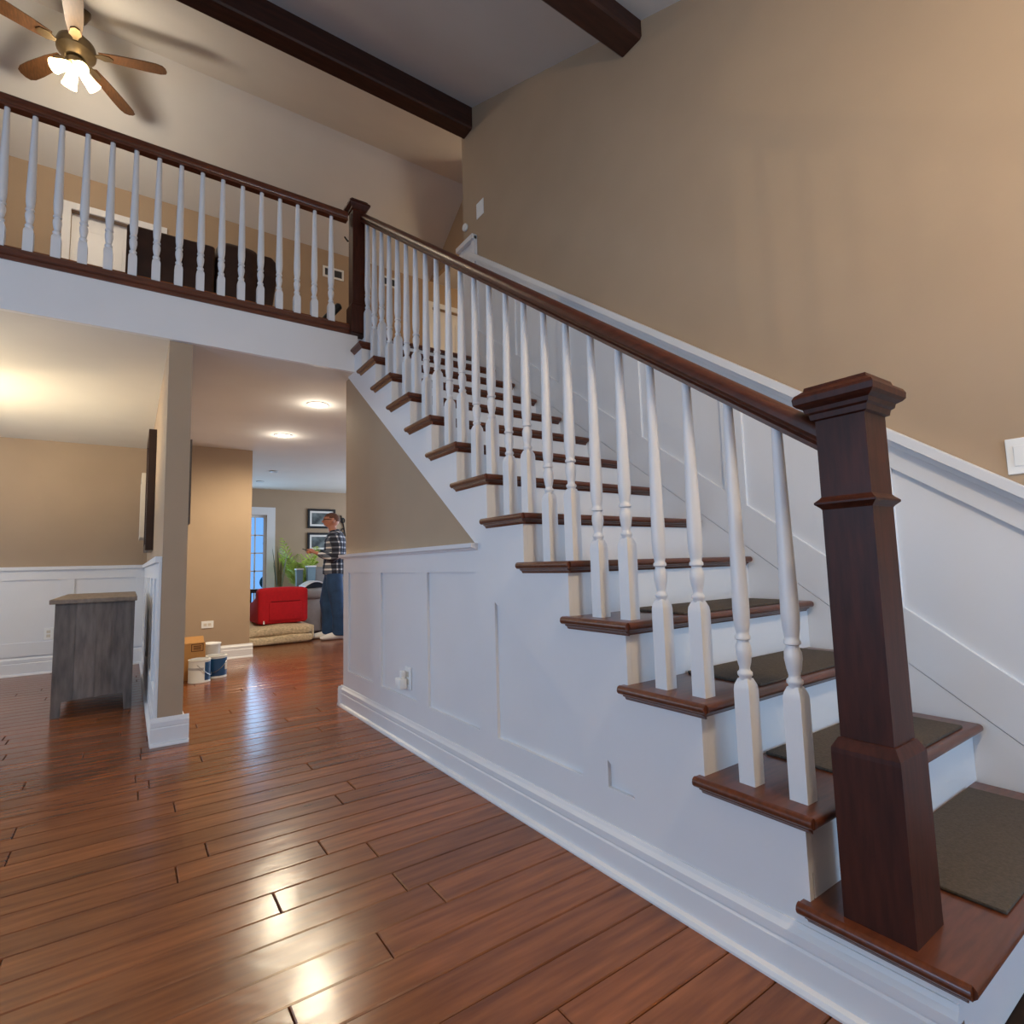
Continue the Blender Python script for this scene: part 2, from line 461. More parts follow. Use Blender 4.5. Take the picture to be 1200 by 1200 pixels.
# wainscot of the partition (dining side) and dining wall
def board_y(name, x0, x1, z0, z1, y0, y1, parent): return build(name, Bx(x0, x1, y0, y1, z0, z1, .001, 1), WH, parent, smooth=False)
y0 = 1.065
board_y('panel_field', 3.32, 6.75, .1, 1.0, y0, y0+.004, wm)
board_y('chair_rail', 3.31, 6.75, 1.005, 1.04, y0, y0+.035, wm)
board_y('top_rail', 3.31, 6.75, .91, 1.005, y0, y0+.016, wm)
board_y('bottom_rail', 3.31, 6.75, .15, .25, y0, y0+.016, wm)
for x in (3.31, 3.95, 4.6, 5.25, 5.9, 6.55): board_y('stile', x, x+.11, .25, .91, y0, y0+.016, wm)
def bx_(name, ya, yb, z0, z1, x0, x1, parent): return build(name, Bx(x0, x1, ya, yb, z0, z1, .001, 1), WH, parent, smooth=False)
x0 = 6.75
bx_('panel_field', 1.07, YL, .1, 1.0, x0-.004, x0, wd)
bx_('chair_rail', 1.07, YL, 1.005, 1.04, x0-.035, x0, wd)
bx_('top_rail', 1.07, YL, .91, 1.005, x0-.016, x0, wd)
bx_('bottom_rail', 1.07, YL, .18, .31, x0-.016, x0, wd)
for ya, yb in ((1.07, 1.15), (1.665, 1.775), (2.29, 2.40), (2.92, 3.03), (3.55, 3.66), (4.2, 4.31)): bx_('stile', ya, yb, .31, .91, x0-.016, x0, wd)
# baseboards
def baseprof(h=.15, t=.018): # (out, z)
    return [(0, 0), (t+.016, 0), (t+.016, .006), (t+.012, .016), (t, .02), (t, h*.62), (t-.004, h*.66), (t-.002, h*.70), (t-.002, h*.84), (t-.010, h*.92), (0.004, h), (0, h)]
def baseboard(name, P0, P1, out, parent=None, h=.15, kind='structure', label=None):
    return build(name, sweep(NB(), baseprof(h), P0, P1, out, (0, 0, 1)), WH, parent, kind=None if parent else kind, label=label, cat=None if parent else 'baseboard', smooth=False)
baseboard('baseboard', (3.30, 1.065, 0), (6.75, 1.065, 0), (0, 1, 0), wm)
baseboard('baseboard', (3.30, 1.097, 0), (3.30, .913, 0), (-1, 0, 0), wm)
baseboard('baseboard', (3.30, .945, 0), (6.35, .945, 0), (0, -1, 0), wm)
baseboard('baseboard', (6.75, 1.07, 0), (6.75, YL, 0), (-1, 0, 0), wd, h=.18)
baseboard('baseboard', (6.35, .066, 0), (6.35, .945, 0), (-1, 0, 0), wh)
baseboard('baseboard', (9.5, YR, 0), (9.5, .1, 0), (-1, 0, 0), wf)

# ---- under-stair wall (white boards below, tan triangle above)
ws = build('wall_stair_side', prism(NB(), [(.06, 0), (3.5, 0), (3.5, CZ), (3.40, CZ), (.35, .02)], 'y', -.047, -.14), WT, kind='structure', label='panelled wall under the stairs with a tan triangle above the chair rail', cat='wall', smooth=False)
build('wall_stair_end', Bx(3.42, 3.5, -1.24, -.141, 0, CZ), WT, kind='structure', label='tan wall closing off the space under the stairs', cat='wall', smooth=False)
FY = -.03
def skirt_low(x):
    if x >= 1.69: return rake(x, -.205)
    if x >= .80: return SL*x-.346
    return .244 if x > .037+RUN else .10
sk = NB()
for k in range(0, 14):
    xa = .037 if k == 0 else k*RUN+.037
    xb = (k+1)*RUN+.037 if k < 13 else 3.5
    zt = (k+1)*RISE-.027 if k < 13 else CZ+.30
    brk = [xa]+[b for b in (.80, 1.69) if xa < b < xb]+[xb]
    for a, b in zip(brk, brk[1:]):
        prism(sk, [(a, skirt_low(a+1e-6)), (b, skirt_low(b-1e-6)), (b, zt), (a, zt)], 'y', FY, FY-.02)
build('skirt_board', sk, WH, ws, smooth=False)
def wbx(name, x0, x1, z0, z1, y1=FY): return build(name, Bx(x0, x1, -.046, y1, z0, z1), WH, ws, smooth=False)
build('panel_field', prism(NB(), [(.75, .1), (3.49, .1), (3.49, 1.01), (1.75, 1.01), (.75, .28)], 'y', -.0475, FY-.013), WH, ws, smooth=False)
wbx('bottom_rail', .037+RUN, 3.5, .02, .244)
wbx('top_rail', 1.69, 3.5, .912, 1.012)
build('stile', prism(NB(), [(1.54, .244), (1.68, .244), (1.68, .8931), (1.54, .7376*1.54-.346)], 'y', FY, -.046), WH, ws, smooth=False)
for a, b in ((2.17, 2.30), (2.80, 2.93), (3.40, 3.5)): wbx('stile', a, b, .244, .912)
build('stile', prism(NB(), [(.911, .244), (1.03, .244), (1.03, .7376*1.03-.346), (.911, .7376*.911-.346)], 'y', FY, -.046), WH, ws, smooth=False)
build('chair_rail', prism(NB(), [(-.046, 1.010), (-.018, 1.010), (-.014, 1.016), (.002, 1.022), (.004, 1.04), (-.046, 1.04)], 'x', 1.665, 3.515), WH, ws, smooth=False)
baseboard('baseboard', (.035, FY, 0), (3.53, FY, 0), (0, 1, 0), ws, h=.135)
baseboard('baseboard', (3.5, FY+.034, 0), (3.5, -1.2, 0), (1, 0, 0), ws, h=.135)

# ---- loft slab, lower ceiling, fascia
build('ceiling_lower', Bx(3.30, 9.7, YR, YL, CZ, CZ+.10), CP, kind='structure', label='flat white ceiling under the loft', cat='ceiling', smooth=False)
lf = NB(); box(lf, 3.30, 6.62, -.03, YL, CZ+.10, LZ-.015); box(lf, 3.40, 6.62, YR, -.03, CZ+.10, LZ-.015)
fl2 = build('floor_loft', lf, 'subfloor', kind='structure', label='loft floor behind the balcony rail', cat='floor', smooth=False)
build('loft_boards', box(box(NB(), 3.275, 6.5, .0, YL, LZ-.015, LZ), 3.36, 6.5, YR, -.002, LZ-.015, LZ), 'floor_plank_far', fl2, kind='stuff', smooth=False)
build('trim_1', Bx(3.27, 3.30, -.03, YL, CZ-.003, LZ-.02), WH, kind='structure', label='white fascia board along the balcony edge', cat='fascia', smooth=False)
build('trim_2', Bx(3.27, 3.50, -.052, -.03, CZ+.02, LZ-.02), WH, kind='structure', label='white board at the stair head under the upper newel', cat='trim', smooth=False)

# ---- vaulted ceiling
vc = NB()
prism(vc, [(-2.12, roof(-2.12)), (5.36, roof(5.36)), (5.36, roof(5.36)+.15), (-2.12, roof(-2.12)+.15)], 'y', YR, YL+.12)
prism(vc, [(5.36, roof(5.36)), (6.62, roof(6.62)), (6.62, roof(6.62)+.15), (5.36, roof(5.36)+.15)], 'y', YR, YL+.12)
build('ceiling', vc, CP, kind='structure', label='white vaulted ceiling over stairs and loft', cat='ceiling', smooth=False)
# loft back wall with two doors
DH = LZ+2.04
wl = build('wall_loft', wall_holes(NB(), 'x', 6.5, 6.62, YR, YL, LZ-.3, roof(6.5)+.02, [(1.06, 1.82, LZ, DH), (-3.0, -2.27, LZ, DH)]), WT, kind='structure', label='tan back wall of the loft', cat='wall', smooth=False)
def door(name, ya, yb, lab):
    d = thing(name, lab, 'door', kind='structure')
    build('casing', Bx(6.478, 6.50, ya-.07, ya, LZ, DH+.07), WH, d, smooth=False)
    build('casing', Bx(6.478, 6.50, yb, yb+.07, LZ, DH+.07), WH, d, smooth=False)
    build('casing', Bx(6.478, 6.50, ya, yb, DH, DH+.07), WH, d, smooth=False)
    build('door_leaf', Bx(6.57, 6.61, ya, yb, LZ+.005, DH), WH, d, smooth=False)
    w = (yb-ya-.33)/2
    for c in (ya+.11, ya+.22+w):
        for z0, z1 in ((LZ+.15, LZ+.9), (LZ+1.05, LZ+1.88)):
            build('door_panel', Bx(6.560, 6.571, c, c+w, z0, z1, .004, 1), WH, d, smooth=False)
    build('door_knob', ball(NB(), (6.545, ya+.06, LZ+.95), .027), 'pewter', d)
    return d
door('door_1', 1.06, 1.82, 'white panel door behind the loft sofa')
door('door_2', -3.0, -2.27, 'bright white door at the end of the upstairs hall')
# hall side of the loft: flat ceiling and bulkhead
build('ceiling_hall', Bx(3.66, 6.5, YR, -2.30, roof(6.5), roof(6.5)+.04), CP, kind='structure', label='flat ceiling of the upstairs hall', cat='ceiling', smooth=False)
build('wall_bulkhead', prism(NB(), [(3.70, roof(6.5)+.001), (6.5, roof(6.5)+.001), (5.36, roof(5.36))], 'y', -2.24, -2.30), WT, kind='structure', label='tan bulkhead above the upstairs hall opening', cat='wall', smooth=False)
build('wall_hall_side', Bx(3.48, 3.6, YR, YW-.12, LZ-.3, roof(3.5)), WT, kind='structure', label='tan wall of the upstairs hall', cat='wall', smooth=False)
build('wall_loft_side', Bx(3.48, 6.62, YR-.12, YR, LZ-.3, 5.9), WT, kind='structure', label='tan end wall of the upstairs hall', cat='wall', smooth=False)

# ================================================================ BEAMS
def beam(x0, x1, zb, lab):
    g = 0.012
    p = [(x0, zb+g), (x0+g, zb), (x1-g, zb), (x1, zb+g), (x1, roof(x1)+.01), (x0, roof(x0)+.01)]
    build('ceiling_beam', prism(NB(), p, 'y', YW+.002, YL-.002), 'beam_wood', label=lab, cat='beam', group='ceiling beams', loc=((x0+x1)/2, YW, zb))
beam(3.41, 3.565, 4.742, 'dark stained ceiling beam crossing above the balcony railing')
beam(1.52, 1.68, 3.96, 'dark stained ceiling beam crossing over the middle of the stairs')

# ================================================================ STAIRCASE
stair = thing('staircase', 'straight white staircase with dark stained treads', 'staircase', (0, 0, 0))
NW = 0.013
def nose(x, z):      # front profile of a tread in (x, z): rounded nosing
    r = NW
    return [(x+r-r*math.sin(a), z-r+r*math.cos(a)) for a in [PI*i/6 for i in range(7)]]
for k in range(1, 15):
    x0 = (k-1)*RUN; z = k*RISE
    if k <= 13:
        bm = NB()
        xe = k*RUN+.037
        outl = nose(x0, z)+[(xe, z-2*NW), (xe, z)]
        prism(bm, outl, 'y', -NW, -1.0927)
        # mitred return along the open side, with its own rounded edge
        prof = [(-NW, 0)]+[(-NW+NW*math.sin(a), -NW+NW*math.cos(a)) for a in [PI*i/6 for i in range(1, 6)]]+[(-NW, -2*NW)]
        sweep(bm, [(a, b) for a, b in prof], (x0+NW*.6, 0, z), (x0+TD, 0, z), (0, 1, 0), (0, 0, 1))
        box(bm, k*RUN+.036, x0+TD-.003, -.029, -NW+.0001, z-2*NW, z)
        t = build('tread', bm, 'dark_wood_y', stair, loc=(x0, 0, z))
        cv = NB()
        c = .017
        pr = [(0, 0), (-c, 0), (-c, -.004), (-c*.55, -.008), (-.004, -c+.001), (0, -c+.001)]
        # cove under the nosing (front) and under the return (side)
        sweep(cv, pr, (x0+.037, FY+.0005, z-2*NW), (x0+.037, -1.0927, z-2*NW), (1, 0, 0), (0, 0, 1))
        sweep(cv, [(-a, b) for a, b in pr], (x0+.037-c, FY, z-2*NW), (x0+TD-.012, FY, z-2*NW), (0, 1, 0), (0, 0, 1))
        cv_o = build('cove_moulding', cv, 'dark_wood_y', t, local=False, loc=(0, 0, 0))
    # riser
    zt = z-2*NW if k <= 13 else LZ-.03
    build('riser', Bx(x0+.037, x0+.052, -.0502, YB-.001, (k-1)*RISE if k > 1 else 0, zt), WH, stair, smooth=False)
# landing nosing
bm = NB()
x0 = 13*RUN
prism(bm, nose(x0, LZ)+[(x0+.06, LZ-2*NW), (x0+.06, LZ)], 'y', -.055, -1.0927)
build('landing_nosing', bm, 'dark_wood_y', stair, loc=(x0, 0, LZ))

# loose carpet mats on the lowest treads
names = ['first tread, beside the big newel post', 'second tread, just above the newel base', 'third tread', 'fourth tread']
for k in range(1, 5):
    x0 = (k-1)*RUN; z = k*RISE
    bm = NB(); box(bm, x0+.028, x0+RUN+.028, -1.0, -.30, z, z+.009, .003, 2)
    build('stair_mat', bm, 'mat_carpet', label='dark brown carpet mat on the '+names[k-1]+' of the staircase', cat='stair mat', group='carpet mats on the stair treads', loc=(x0+.15, -.62, z))

# ================================================================ RAILINGS
def baluster_bm(H, block, s=.0425):
    bm = NB(); h = s/2
    # square block with chamfered shoulders
    rings = [(h, 0), (h, block-.012), (h*.93, block), (h*.62, block+.016)]
    vs = []
    for r, z in rings:
        vs.append([bm.verts.new((a*r, b*r, z)) for a, b in ((-1, -1), (1, -1), (1, 1), (-1, 1))])
    for a, b in zip(vs, vs[1:]):
        for i in range(4): bm.faces.new((a[i], a[(i+1) % 4], b[(i+1) % 4], b[i]))
    bm.faces.new(list(reversed(vs[0]))); bm.faces.new(vs[-1])
    b = block
    prof = [(.0150, b+.008), (.0150, b+.020), (.0185, b+.024), (.0185, b+.031), (.0135, b+.036), (.0130, b+.042), (.0165, b+.056), (.0200, b+.080), (.0195, b+.096), (.0145, b+.108), (.0145, b+.112), (.0195, b+.115), (.0195, b+.122), (.0155, b+.127), (.0165, b+.134), (.0195, b+.155), (.0210, b+.185), (.0205, b+.22)]
    top = H
    n = 6
    for i in range(1, n+1):
        t = i/n
        prof.append((.0205+(.0120-.0205)*t, b+.22+(top-b-.22)*t))
    lathe(bm, prof, seg=14)
    return bm
rail = thing('stair_railing', 'dark handrail on white turned balusters climbing the staircase', 'railing', (.16, -.1, RISE))
RB, RT = 1.022, 1.097   # underside and top of rail, plumb, relative to z = SL*x
YBAL = -.085
protos = []
for off in (.066, .195):
    L = RB+SL*off-RISE+.012
    protos.append((off, build('baluster', baluster_bm(L, .242), WH, rail, local=True, hard=50)))
first = [True, True]
for k in range(2, 14):
    for i, (off, p) in enumerate(protos):
        if k == 13 and i == 1: continue
        x = (k-1)*RUN+off
        loc = (x-.16, YBAL+.1, (k-1)*RISE)
        if first[i]: p.location = loc; first[i] = False
        else: link_copy(p, rail, loc)
# handrail profile (y offset, z offset) in plumb section
hp = [(-.024, 0), (.024, 0), (.026, .012), (.020, .020), (.022, .026), (.031, .034), (.032, .048), (.027, .062), (.014, .071), (0, .074), (-.014, .071), (-.027, .062), (-.032, .048), (-.031, .034), (-.022, .026), (-.020, .020), (-.026, .012)]
def rz(x, o): return SL*x+o
build('handrail', sweep(NB(), hp, (.205, YBAL, rz(.205, RB)), (3.235, YBAL, rz(3.235, RB)), (0, 1, 0), (0, 0, 1)), 'dark_wood', rail, hard=40)
def sq_loft(bm, cx, cy, prof):
    vs = []
    for h, z in prof:
        vs.append([bm.verts.new((cx+a*h, cy+b*h, z)) for a, b in ((-1, -1), (1, -1), (1, 1), (-1, 1))])
    for a, b in zip(vs, vs[1:]):
        for i in range(4): bm.faces.new((a[i], a[(i+1) % 4], b[(i+1) % 4], b[i]))
    bm.faces.new(list(reversed(vs[0]))); bm.faces.new(vs[-1])
    return bm
# big newel on first tread
nx, ny = .162, -.10
nw = build('newel_post', sq_loft(NB(), nx, ny, [(.051, .5), (.051, 1.27)]), 'dark_wood_v', rail, loc=(0, 0, 0), smooth=False, label='thick square newel post at the stair foot')
ORG[nw.name] = ORG[rail.name]
build('newel_base', sq_loft(NB(), nx, ny, [(.066, RISE), (.066, .525), (.0655, .535), (.054, .556), (.0505, .557)]), 'dark_wood_v', nw, smooth=False)
build('newel_collar', sq_loft(NB(), nx, ny, [(.0505, 1.045), (.054, 1.050), (.0625, 1.058), (.0625, 1.062), (.054, 1.070), (.0505, 1.075)]), 'dark_wood_v', nw, smooth=False)
build('newel_cap', sq_loft(NB(), nx, ny, [(.0505, 1.247), (.058, 1.250), (.060, 1.262), (.066, 1.266), (.068, 1.275), (.078, 1.281), (.083, 1.287), (.084, 1.300), (.080, 1.308), (.066, 1.318), (.064, 1.326), (.040, 1.330)]), 'dark_wood_v', nw, smooth=False)

# balcony railing
XBAL = 3.30
brail = thing('balcony_railing', 'dark handrail on white turned balusters along the loft balcony', 'railing', (XBAL, 1.0, LZ))
build('shoe_rail', prism(NB(), [(3.262, 2.570), (3.262, 2.592), (3.246, 2.600), (3.246, 2.625), (3.252, 2.633), (3.35, 2.633), (3.35, 2.655), (3.272, 2.655), (3.272, 2.57)][:5]+[(3.36, 2.633), (3.36, 2.651), (3.40, 2.651), (3.40, 2.60), (3.272, 2.60), (3.272, 2.570)], 'y', -.03, YL), 'dark_wood_y', brail, smooth=False)
bp = build('baluster', baluster_bm(3.412-2.633, .125), WH, brail, local=True, hard=50)
ys = [.131+.1127*i for i in range(39)]
for i, y in enumerate(ys):
    if y > 2.5: break
    loc = (3.285-XBAL, y-1.0, 2.633-LZ)
    if i == 0: bp.location = loc
    else: link_copy(bp, brail, loc)
build('handrail', sweep(NB(), hp, (3.285, .02, 3.405), (3.285, YL, 3.405), (1, 0, 0), (0, 0, 1)), 'dark_wood_y', brail, hard=40)
ux, uy = 3.265, -.045
un = build('newel_post', sq_loft(NB(), ux, uy, [(.044, 2.57), (.044, 3.50)]), 'dark_wood_v', brail, loc=(0, 0, 0), smooth=False, label='square newel post at the stair head')
ORG[un.name] = ORG[brail.name]
build('newel_base', sq_loft(NB(), ux, uy, [(.056, 2.575), (.056, 2.76), (.0555, 2.77), (.046, 2.79), (.0435, 2.792)]), 'dark_wood_v', un, smooth=False)
build('newel_cap', sq_loft(NB(), ux, uy, [(.0435, 3.475), (.052, 3.48), (.054, 3.49), (.070, 3.508), (.074, 3.514), (.074, 3.528), (.060, 3.542), (.058, 3.55), (.03, 3.553)]), 'dark_wood_v', un, smooth=False)

# ================================================================ WALL PLATES
def plate(name, lab, cat, c, n, w, h, rocker='paddle', group=None):
    """c centre on wall, n outward normal axis string"""
    ax, sg = n
    def B(u0, u1, v0, v1, d0, d1, bev=.0015):
        if ax == 'y': return Bx(c[0]+u0, c[0]+u1, c[1]+sg*d0, c[1]+sg*d1, c[2]+v0, c[2]+v1, bev, 1)
        return Bx(c[0]+sg*d0, c[0]+sg*d1, c[1]+u0, c[1]+u1, c[2]+v0, c[2]+v1, bev, 1)
    t = thing(name, lab, cat, c, group=group)
    build('cover_plate', B(-w/2, w/2, -h/2, h/2, .0005, .007), 'white_plastic', t, smooth=False)
    if rocker == 'paddle':
        n_ = 2 if w > .1 else 1
        for i in range(n_):
            u = (i-(n_-1)/2)*.046
            build('rocker', B(u-.017, u+.017, -.033, .033, .006, .011), 'white_plastic', t, smooth=False)
    elif rocker == 'outlet':
        hor = w > h
        for s in (-1, 1):
            u, v = (s*.02, 0) if hor else (0, s*.02)
            build('socket', B(u-.015, u+.015, v-.014, v+.014, .006, .0085), 'canvas_white', t, smooth=False)
    return t
plate('light_switch', 'white double rocker switch plate on tan wall above the raked rail', 'switch', (.073, YW, 1.247), ('y', 1), .118, .116)
plate('blank_plate', 'white square wall plate high beside the top of the stairs', 'wall plate', (3.31, YW, 3.94), ('y', 1), .11, .135, None)
t = build('door_chime', lathe(NB(), [(.03, 0), (.034, .004), (.034, .018), (.028, .024)], (3.55, YW+.0005, 3.90), 20, Matrix.Rotation(-PI/2, 3, 'X')), 'white_plastic', label='small round white sensor on the wall corner at the stair top', cat='sensor', loc=(3.55, YW, 3.90))
o1 = plate('wall_outlet', 'white outlet plate on the panel under the stairs, with adapter plugged in', 'outlet', (2.43, FY-.013, .345), ('y', 1), .075, .118, 'outlet')
pl = thing('plug_adapter', 'white plug-in adapter in the outlet under the stairs', 'adapter', (2.46, FY-.001, .32))
build('adapter_body', Bx(2.43, 2.50, FY-.0025, FY+.04, .29, .345, .006), 'white_plastic', pl)
build('adapter_prong_cap', Bx(2.44, 2.462, FY+.004, FY+.03, .345, .385, .004), 'white_plastic', pl)
plate('wall_outlet', 'horizontal white outlet plate on the tan hall wall above paint cans', 'outlet', (6.35, .513, .386), ('x', -1), .115, .075, 'outlet')
plate('wall_outlet', 'white outlet on the dining wainscot left of the grey dresser', 'outlet', (6.746, 1.85, .38), ('x', -1), .072, .115, 'outlet')
def vent(c, lab):
    w, h = .27, .145
    t = thing('air_vent', lab, 'vent', c, group='return air vents on the loft wall')
    cx, cy, cz = c
    for a, b, z0, z1 in ((-w/2, -w/2+.025, -h/2, h/2), (w/2-.025, w/2, -h/2, h/2), (-w/2+.025, w/2-.025, h/2-.025, h/2), (-w/2+.025, w/2-.025, -h/2, -h/2+.025), (-.012, .012, -h/2+.025, h/2-.025)):
        build('vent_frame', Bx(cx-.012, cx-.0005, cy+a, cy+b, cz+z0, cz+z1), 'white_plastic', t, smooth=False)
    build('vent_core', Bx(cx-.004, cx-.0006, cy-w/2+.025, cy+w/2-.025, cz-h/2+.025, cz+h/2-.025), 'grey_metal_vent', t, smooth=False)
    for i in range(5):
        z = cz-h/2+.034+i*.019
        build('louver', Bx(cx-.009, cx-.004, cy-w/2+.025, cy+w/2-.025, z, z+.006), 'grey_metal_vent', t, smooth=False)
vent((6.5, -.85, 4.78), 'white framed dark air vent on the loft wall behind the balcony newel')
vent((6.5, -1.64, 4.88), 'white framed dark air vent seen between upper stair balusters')

# ================================================================ CEILING FAN
FX, FYY, FZ = 5.10, 1.72, 5.33
fan = thing('ceiling_fan', 'five blade ceiling fan with lit glass shades over the loft', 'ceiling fan', (FX, FYY, FZ))
zc = roof(FX)
build('canopy', lathe(NB(), [(.03, zc-.13), (.06, zc-.09), (.085, zc-.03), (.085, zc+.03)], (FX, FYY, 0), 20), 'fan_metal', fan)
build('downrod', lathe(NB(), [(.014, FZ+.08), (.014, zc-.11)], (FX, FYY, 0), 12), 'fan_metal', fan)
mh = build('motor_housing', lathe(NB(), [(.03, FZ+.13), (.08, FZ+.11), (.13, FZ+.06), (.14, FZ+.02), (.135, FZ-.02), (.10, FZ-.05), (.075, FZ-.07)][::-1], (FX, FYY, 0), 24), 'fan_metal', fan)
for ang in (-107, -35, 37, 109, 181):
    a = math.radians(ang)
    Mz = Matrix.Rotation(a, 4, 'Z') @ Matrix.Rotation(math.radians(10), 4, 'X')
    bm = NB()
    oc = [(.17, -.042), (.30, -.058), (.50, -.068), (.60, -.066), (.645, -.05), (.66, -.02), (.66, .02), (.645, .05), (.60, .066), (.50, .068), (.30, .058), (.17, .042)]
    prism(bm, oc, 'z', -.004, .004)
    bmesh.ops.transform(bm, matrix=Matrix.Translation((FX, FYY, FZ)) @ Mz, verts=bm.verts[:])
    bl = build('blade', bm, 'fan_blade_wood', fan, loc=(0, 0, 0)); ORG[bl.name] = ORG[fan.name]
    bm = NB()
    prism(bm, [(.09, -.02), (.15, -.018), (.19, -.04), (.245, -.03), (.265, 0), (.245, .03), (.19, .04), (.15, .018), (.09, .02)], 'z', -.013, -.004)
    bmesh.ops.transform(bm, matrix=Matrix.Translation((FX, FYY, FZ)) @ Mz, verts=bm.verts[:])
    build('blade_bracket', bm, 'fan_metal', bl)
lk = build('light_fitter', lathe(NB(), [(.03, FZ-.15), (.06, FZ-.135), (.07, FZ-.10), (.05, FZ-.07)], (FX, FYY, 0), 20), 'fan_metal', fan)
for i in range(4):
    a = math.radians(20+90*i)
    d = Vector((math.cos(a)*.75, math.sin(a)*.75, -.66)).normalized()
    q = d.to_track_quat('Z', 'Y').to_matrix()
    c = Vector((FX, FYY, FZ-.12))+d*.05
    build('glass_shade', lathe(NB(), [(.024, 0), (.034, .02), (.042, .06), (.047, .10), (.055, .135), (.054, .14)], c, 18, q), 'lamp_glass', fan)
build('pull_chain', tube(NB(), [(FX, FYY, FZ-.15), (FX, FYY, FZ-.29), (FX, FYY, FZ-.31)], [.003, .003, .008], 6), 'fan_metal', fan)
point('fan_light', (FX, FYY, FZ-.30), 42, SOFT, .13)

# ================================================================ DOWNLIGHTS
def downlight(x, y, lit, lab):
    t = thing('recessed_light', lab, 'ceiling light', (x, y, CZ), group='recessed lights in the hall ceiling')
    ring = NB(); lathe(ring, [(.085, -.006), (.085, 0), (.06, 0), (.06, -.004)], (x, y, CZ-.0005), 24)
    build('trim_ring', ring, 'white_plastic', t)
    build('lens', lathe(NB(), [(.058, -.0085), (.058, -.0062)], (x, y, CZ), 24), 'downlight_disc' if lit else 'can_grey', t)
    if lit:
        d = bpy.data.lights.new('downlight', 'SPOT'); d.energy = 95; d.color = (1, .86, .62); d.spot_size = math.radians(172); d.spot_blend = .6; d.shadow_soft_size = .06
        o = bpy.data.objects.new('downlight', d); COL.objects.link(o); o.location = (x, y, CZ-.03)
        point('downlight_glow', (x, y, CZ-.10), 2.4, (1, .90, .74), .05)
downlight(4.18, -.03, True, 'lit recessed downlight in the hall ceiling close to the balcony')
downlight(5.42, -.03, True, 'lit recessed downlight in the hall ceiling farther down the hall')
for x, y, lab in ((7.63, -.385, 'small grey ceiling sensor in the living room, the larger one'), (8.65, -.395, 'faint small ceiling sensor near the far wall')):
    build('ceiling_sensor', lathe(NB(), [(.03, -.02), (.055, -.012), (.06, -.0005)], (x, y, CZ), 20), 'can_grey', label=lab, cat='sensor', loc=(x, y, CZ))
# other lamps that light the room from outside the picture
def pendant(name, c, power, lab, zt, size=.12, up=False, color=WARM):
    t = thing(name, lab, 'lamp', c)
    x, y, z = c
    build('canopy', lathe(NB(), [(.05, zt-.03), (.06, zt-.004)], (x, y, 0), 18), 'fan_metal', t)
    build('rod', lathe(NB(), [(.008, z+.13), (.008, zt-.02)], (x, y, 0), 8), 'fan_metal', t)
    if up:
        build('shade', lathe(NB(), [(.03, z-.08), (.10, z-.05), (.15, z+.01), (.145, z+.01), (.09, z-.04)], (x, y, 0), 20), 'lamp_glass', t)
        for i in range(3):
            a = i*2.094
            build('arm', tube(NB(), [(x, y, z+.14), (x+.13*math.cos(a), y+.13*math.sin(a), z+.06), (x+.147*math.cos(a), y+.147*math.sin(a), z+.01)], .006, 6), 'fan_metal', t)
        point(name+'_light', (x+.03, y, z+.005), power, color, .03)
    else:
        build('shade', lathe(NB(), [(.14, z-.02), (.13, z+.06), (.06, z+.13)], (x, y, 0), 20), 'lamp_glass', t)
        point(name+'_light', (x, y, z-.12), power, color, size)
pendant('dining_pendant', (4.75, 2.5, 1.55), 78, 'warm pendant lamp over the dining room', CZ, up=True, color=(1.0, .83, .54))
pendant('entry_pendant', (-.6, .2, 2.6), 58, 'warm pendant lamp hanging in the entry', roof(-.55))
pendant('foyer_fill', (-.6, 3.3, 2.5), 13, 'added unseen warm fill lamp in the foyer', roof(-.6))  # added lamp out of view, put in to warm the balcony fascia
pendant('hall_fill', (4.7, -2.9, 4.72), 30, 'added unseen warm fill lamp in the upstairs hall', roof(6.5))  # added lamp out of view, brightens the hall door and back ceiling slope

# ================================================================ DINING: dresser, wall art
dr = thing('dresser', 'weathered grey wooden dresser beside the partition', 'dresser', (5.05, 1.40, 0))
X0, X1, Y0, Y1, ZT = 4.45, 5.75, 1.175, 1.62, .785
build('top', Bx(X0-.03, X1+.03, Y0-.012, Y1+.03, ZT-.03, ZT, .003, 1), 'weathered_oak_top', dr, smooth=False)
side = [(Y0, 0), (Y0+.045, 0), (Y0+.055, .12), (Y1-.055, .10), (Y1-.045, 0), (Y1, 0), (Y1, ZT-.03), (Y0, ZT-.03)]
for xa in (X0, X1-.022): build('side_panel', prism(NB(), side, 'x', xa+.003, xa+.022), 'weathered_oak', dr, smooth=False)
for ya, yb in ((Y0, Y0+.13), (Y0+.132, Y0+.215), (Y0+.217, Y0+.33), (Y0+.332, Y1)):
    za = (0 if ya == Y0 else .118); zb_ = (0 if yb == Y1 else .105)
    pts = [(ya, .118), (yb, .108), (yb, ZT-.031), (ya, ZT-.031)]
    if ya == Y0: pts = [(Y0, 0), (Y0+.045, 0), (Y0+.055, .118), (yb, .115), (yb, ZT-.031), (Y0, ZT-.031)]
    if yb == Y1: pts = [(ya, .108), (Y1-.055, .102), (Y1-.045, 0), (Y1, 0), (Y1, ZT-.031), (ya, ZT-.031)]
    build('side_board', prism(NB(), pts, 'x', X0, X0+.0035), 'weathered_oak', dr, smooth=False)
build('back_panel', Bx(X0+.022, X1-.022, Y0, Y0+.012, .14, ZT-.03), 'weathered_oak', dr, smooth=False)
build('carcass', Bx(X0+.022, X1-.022, Y0+.012, Y1-.022, .12, ZT-.031), 'weathered_oak', dr, smooth=False)
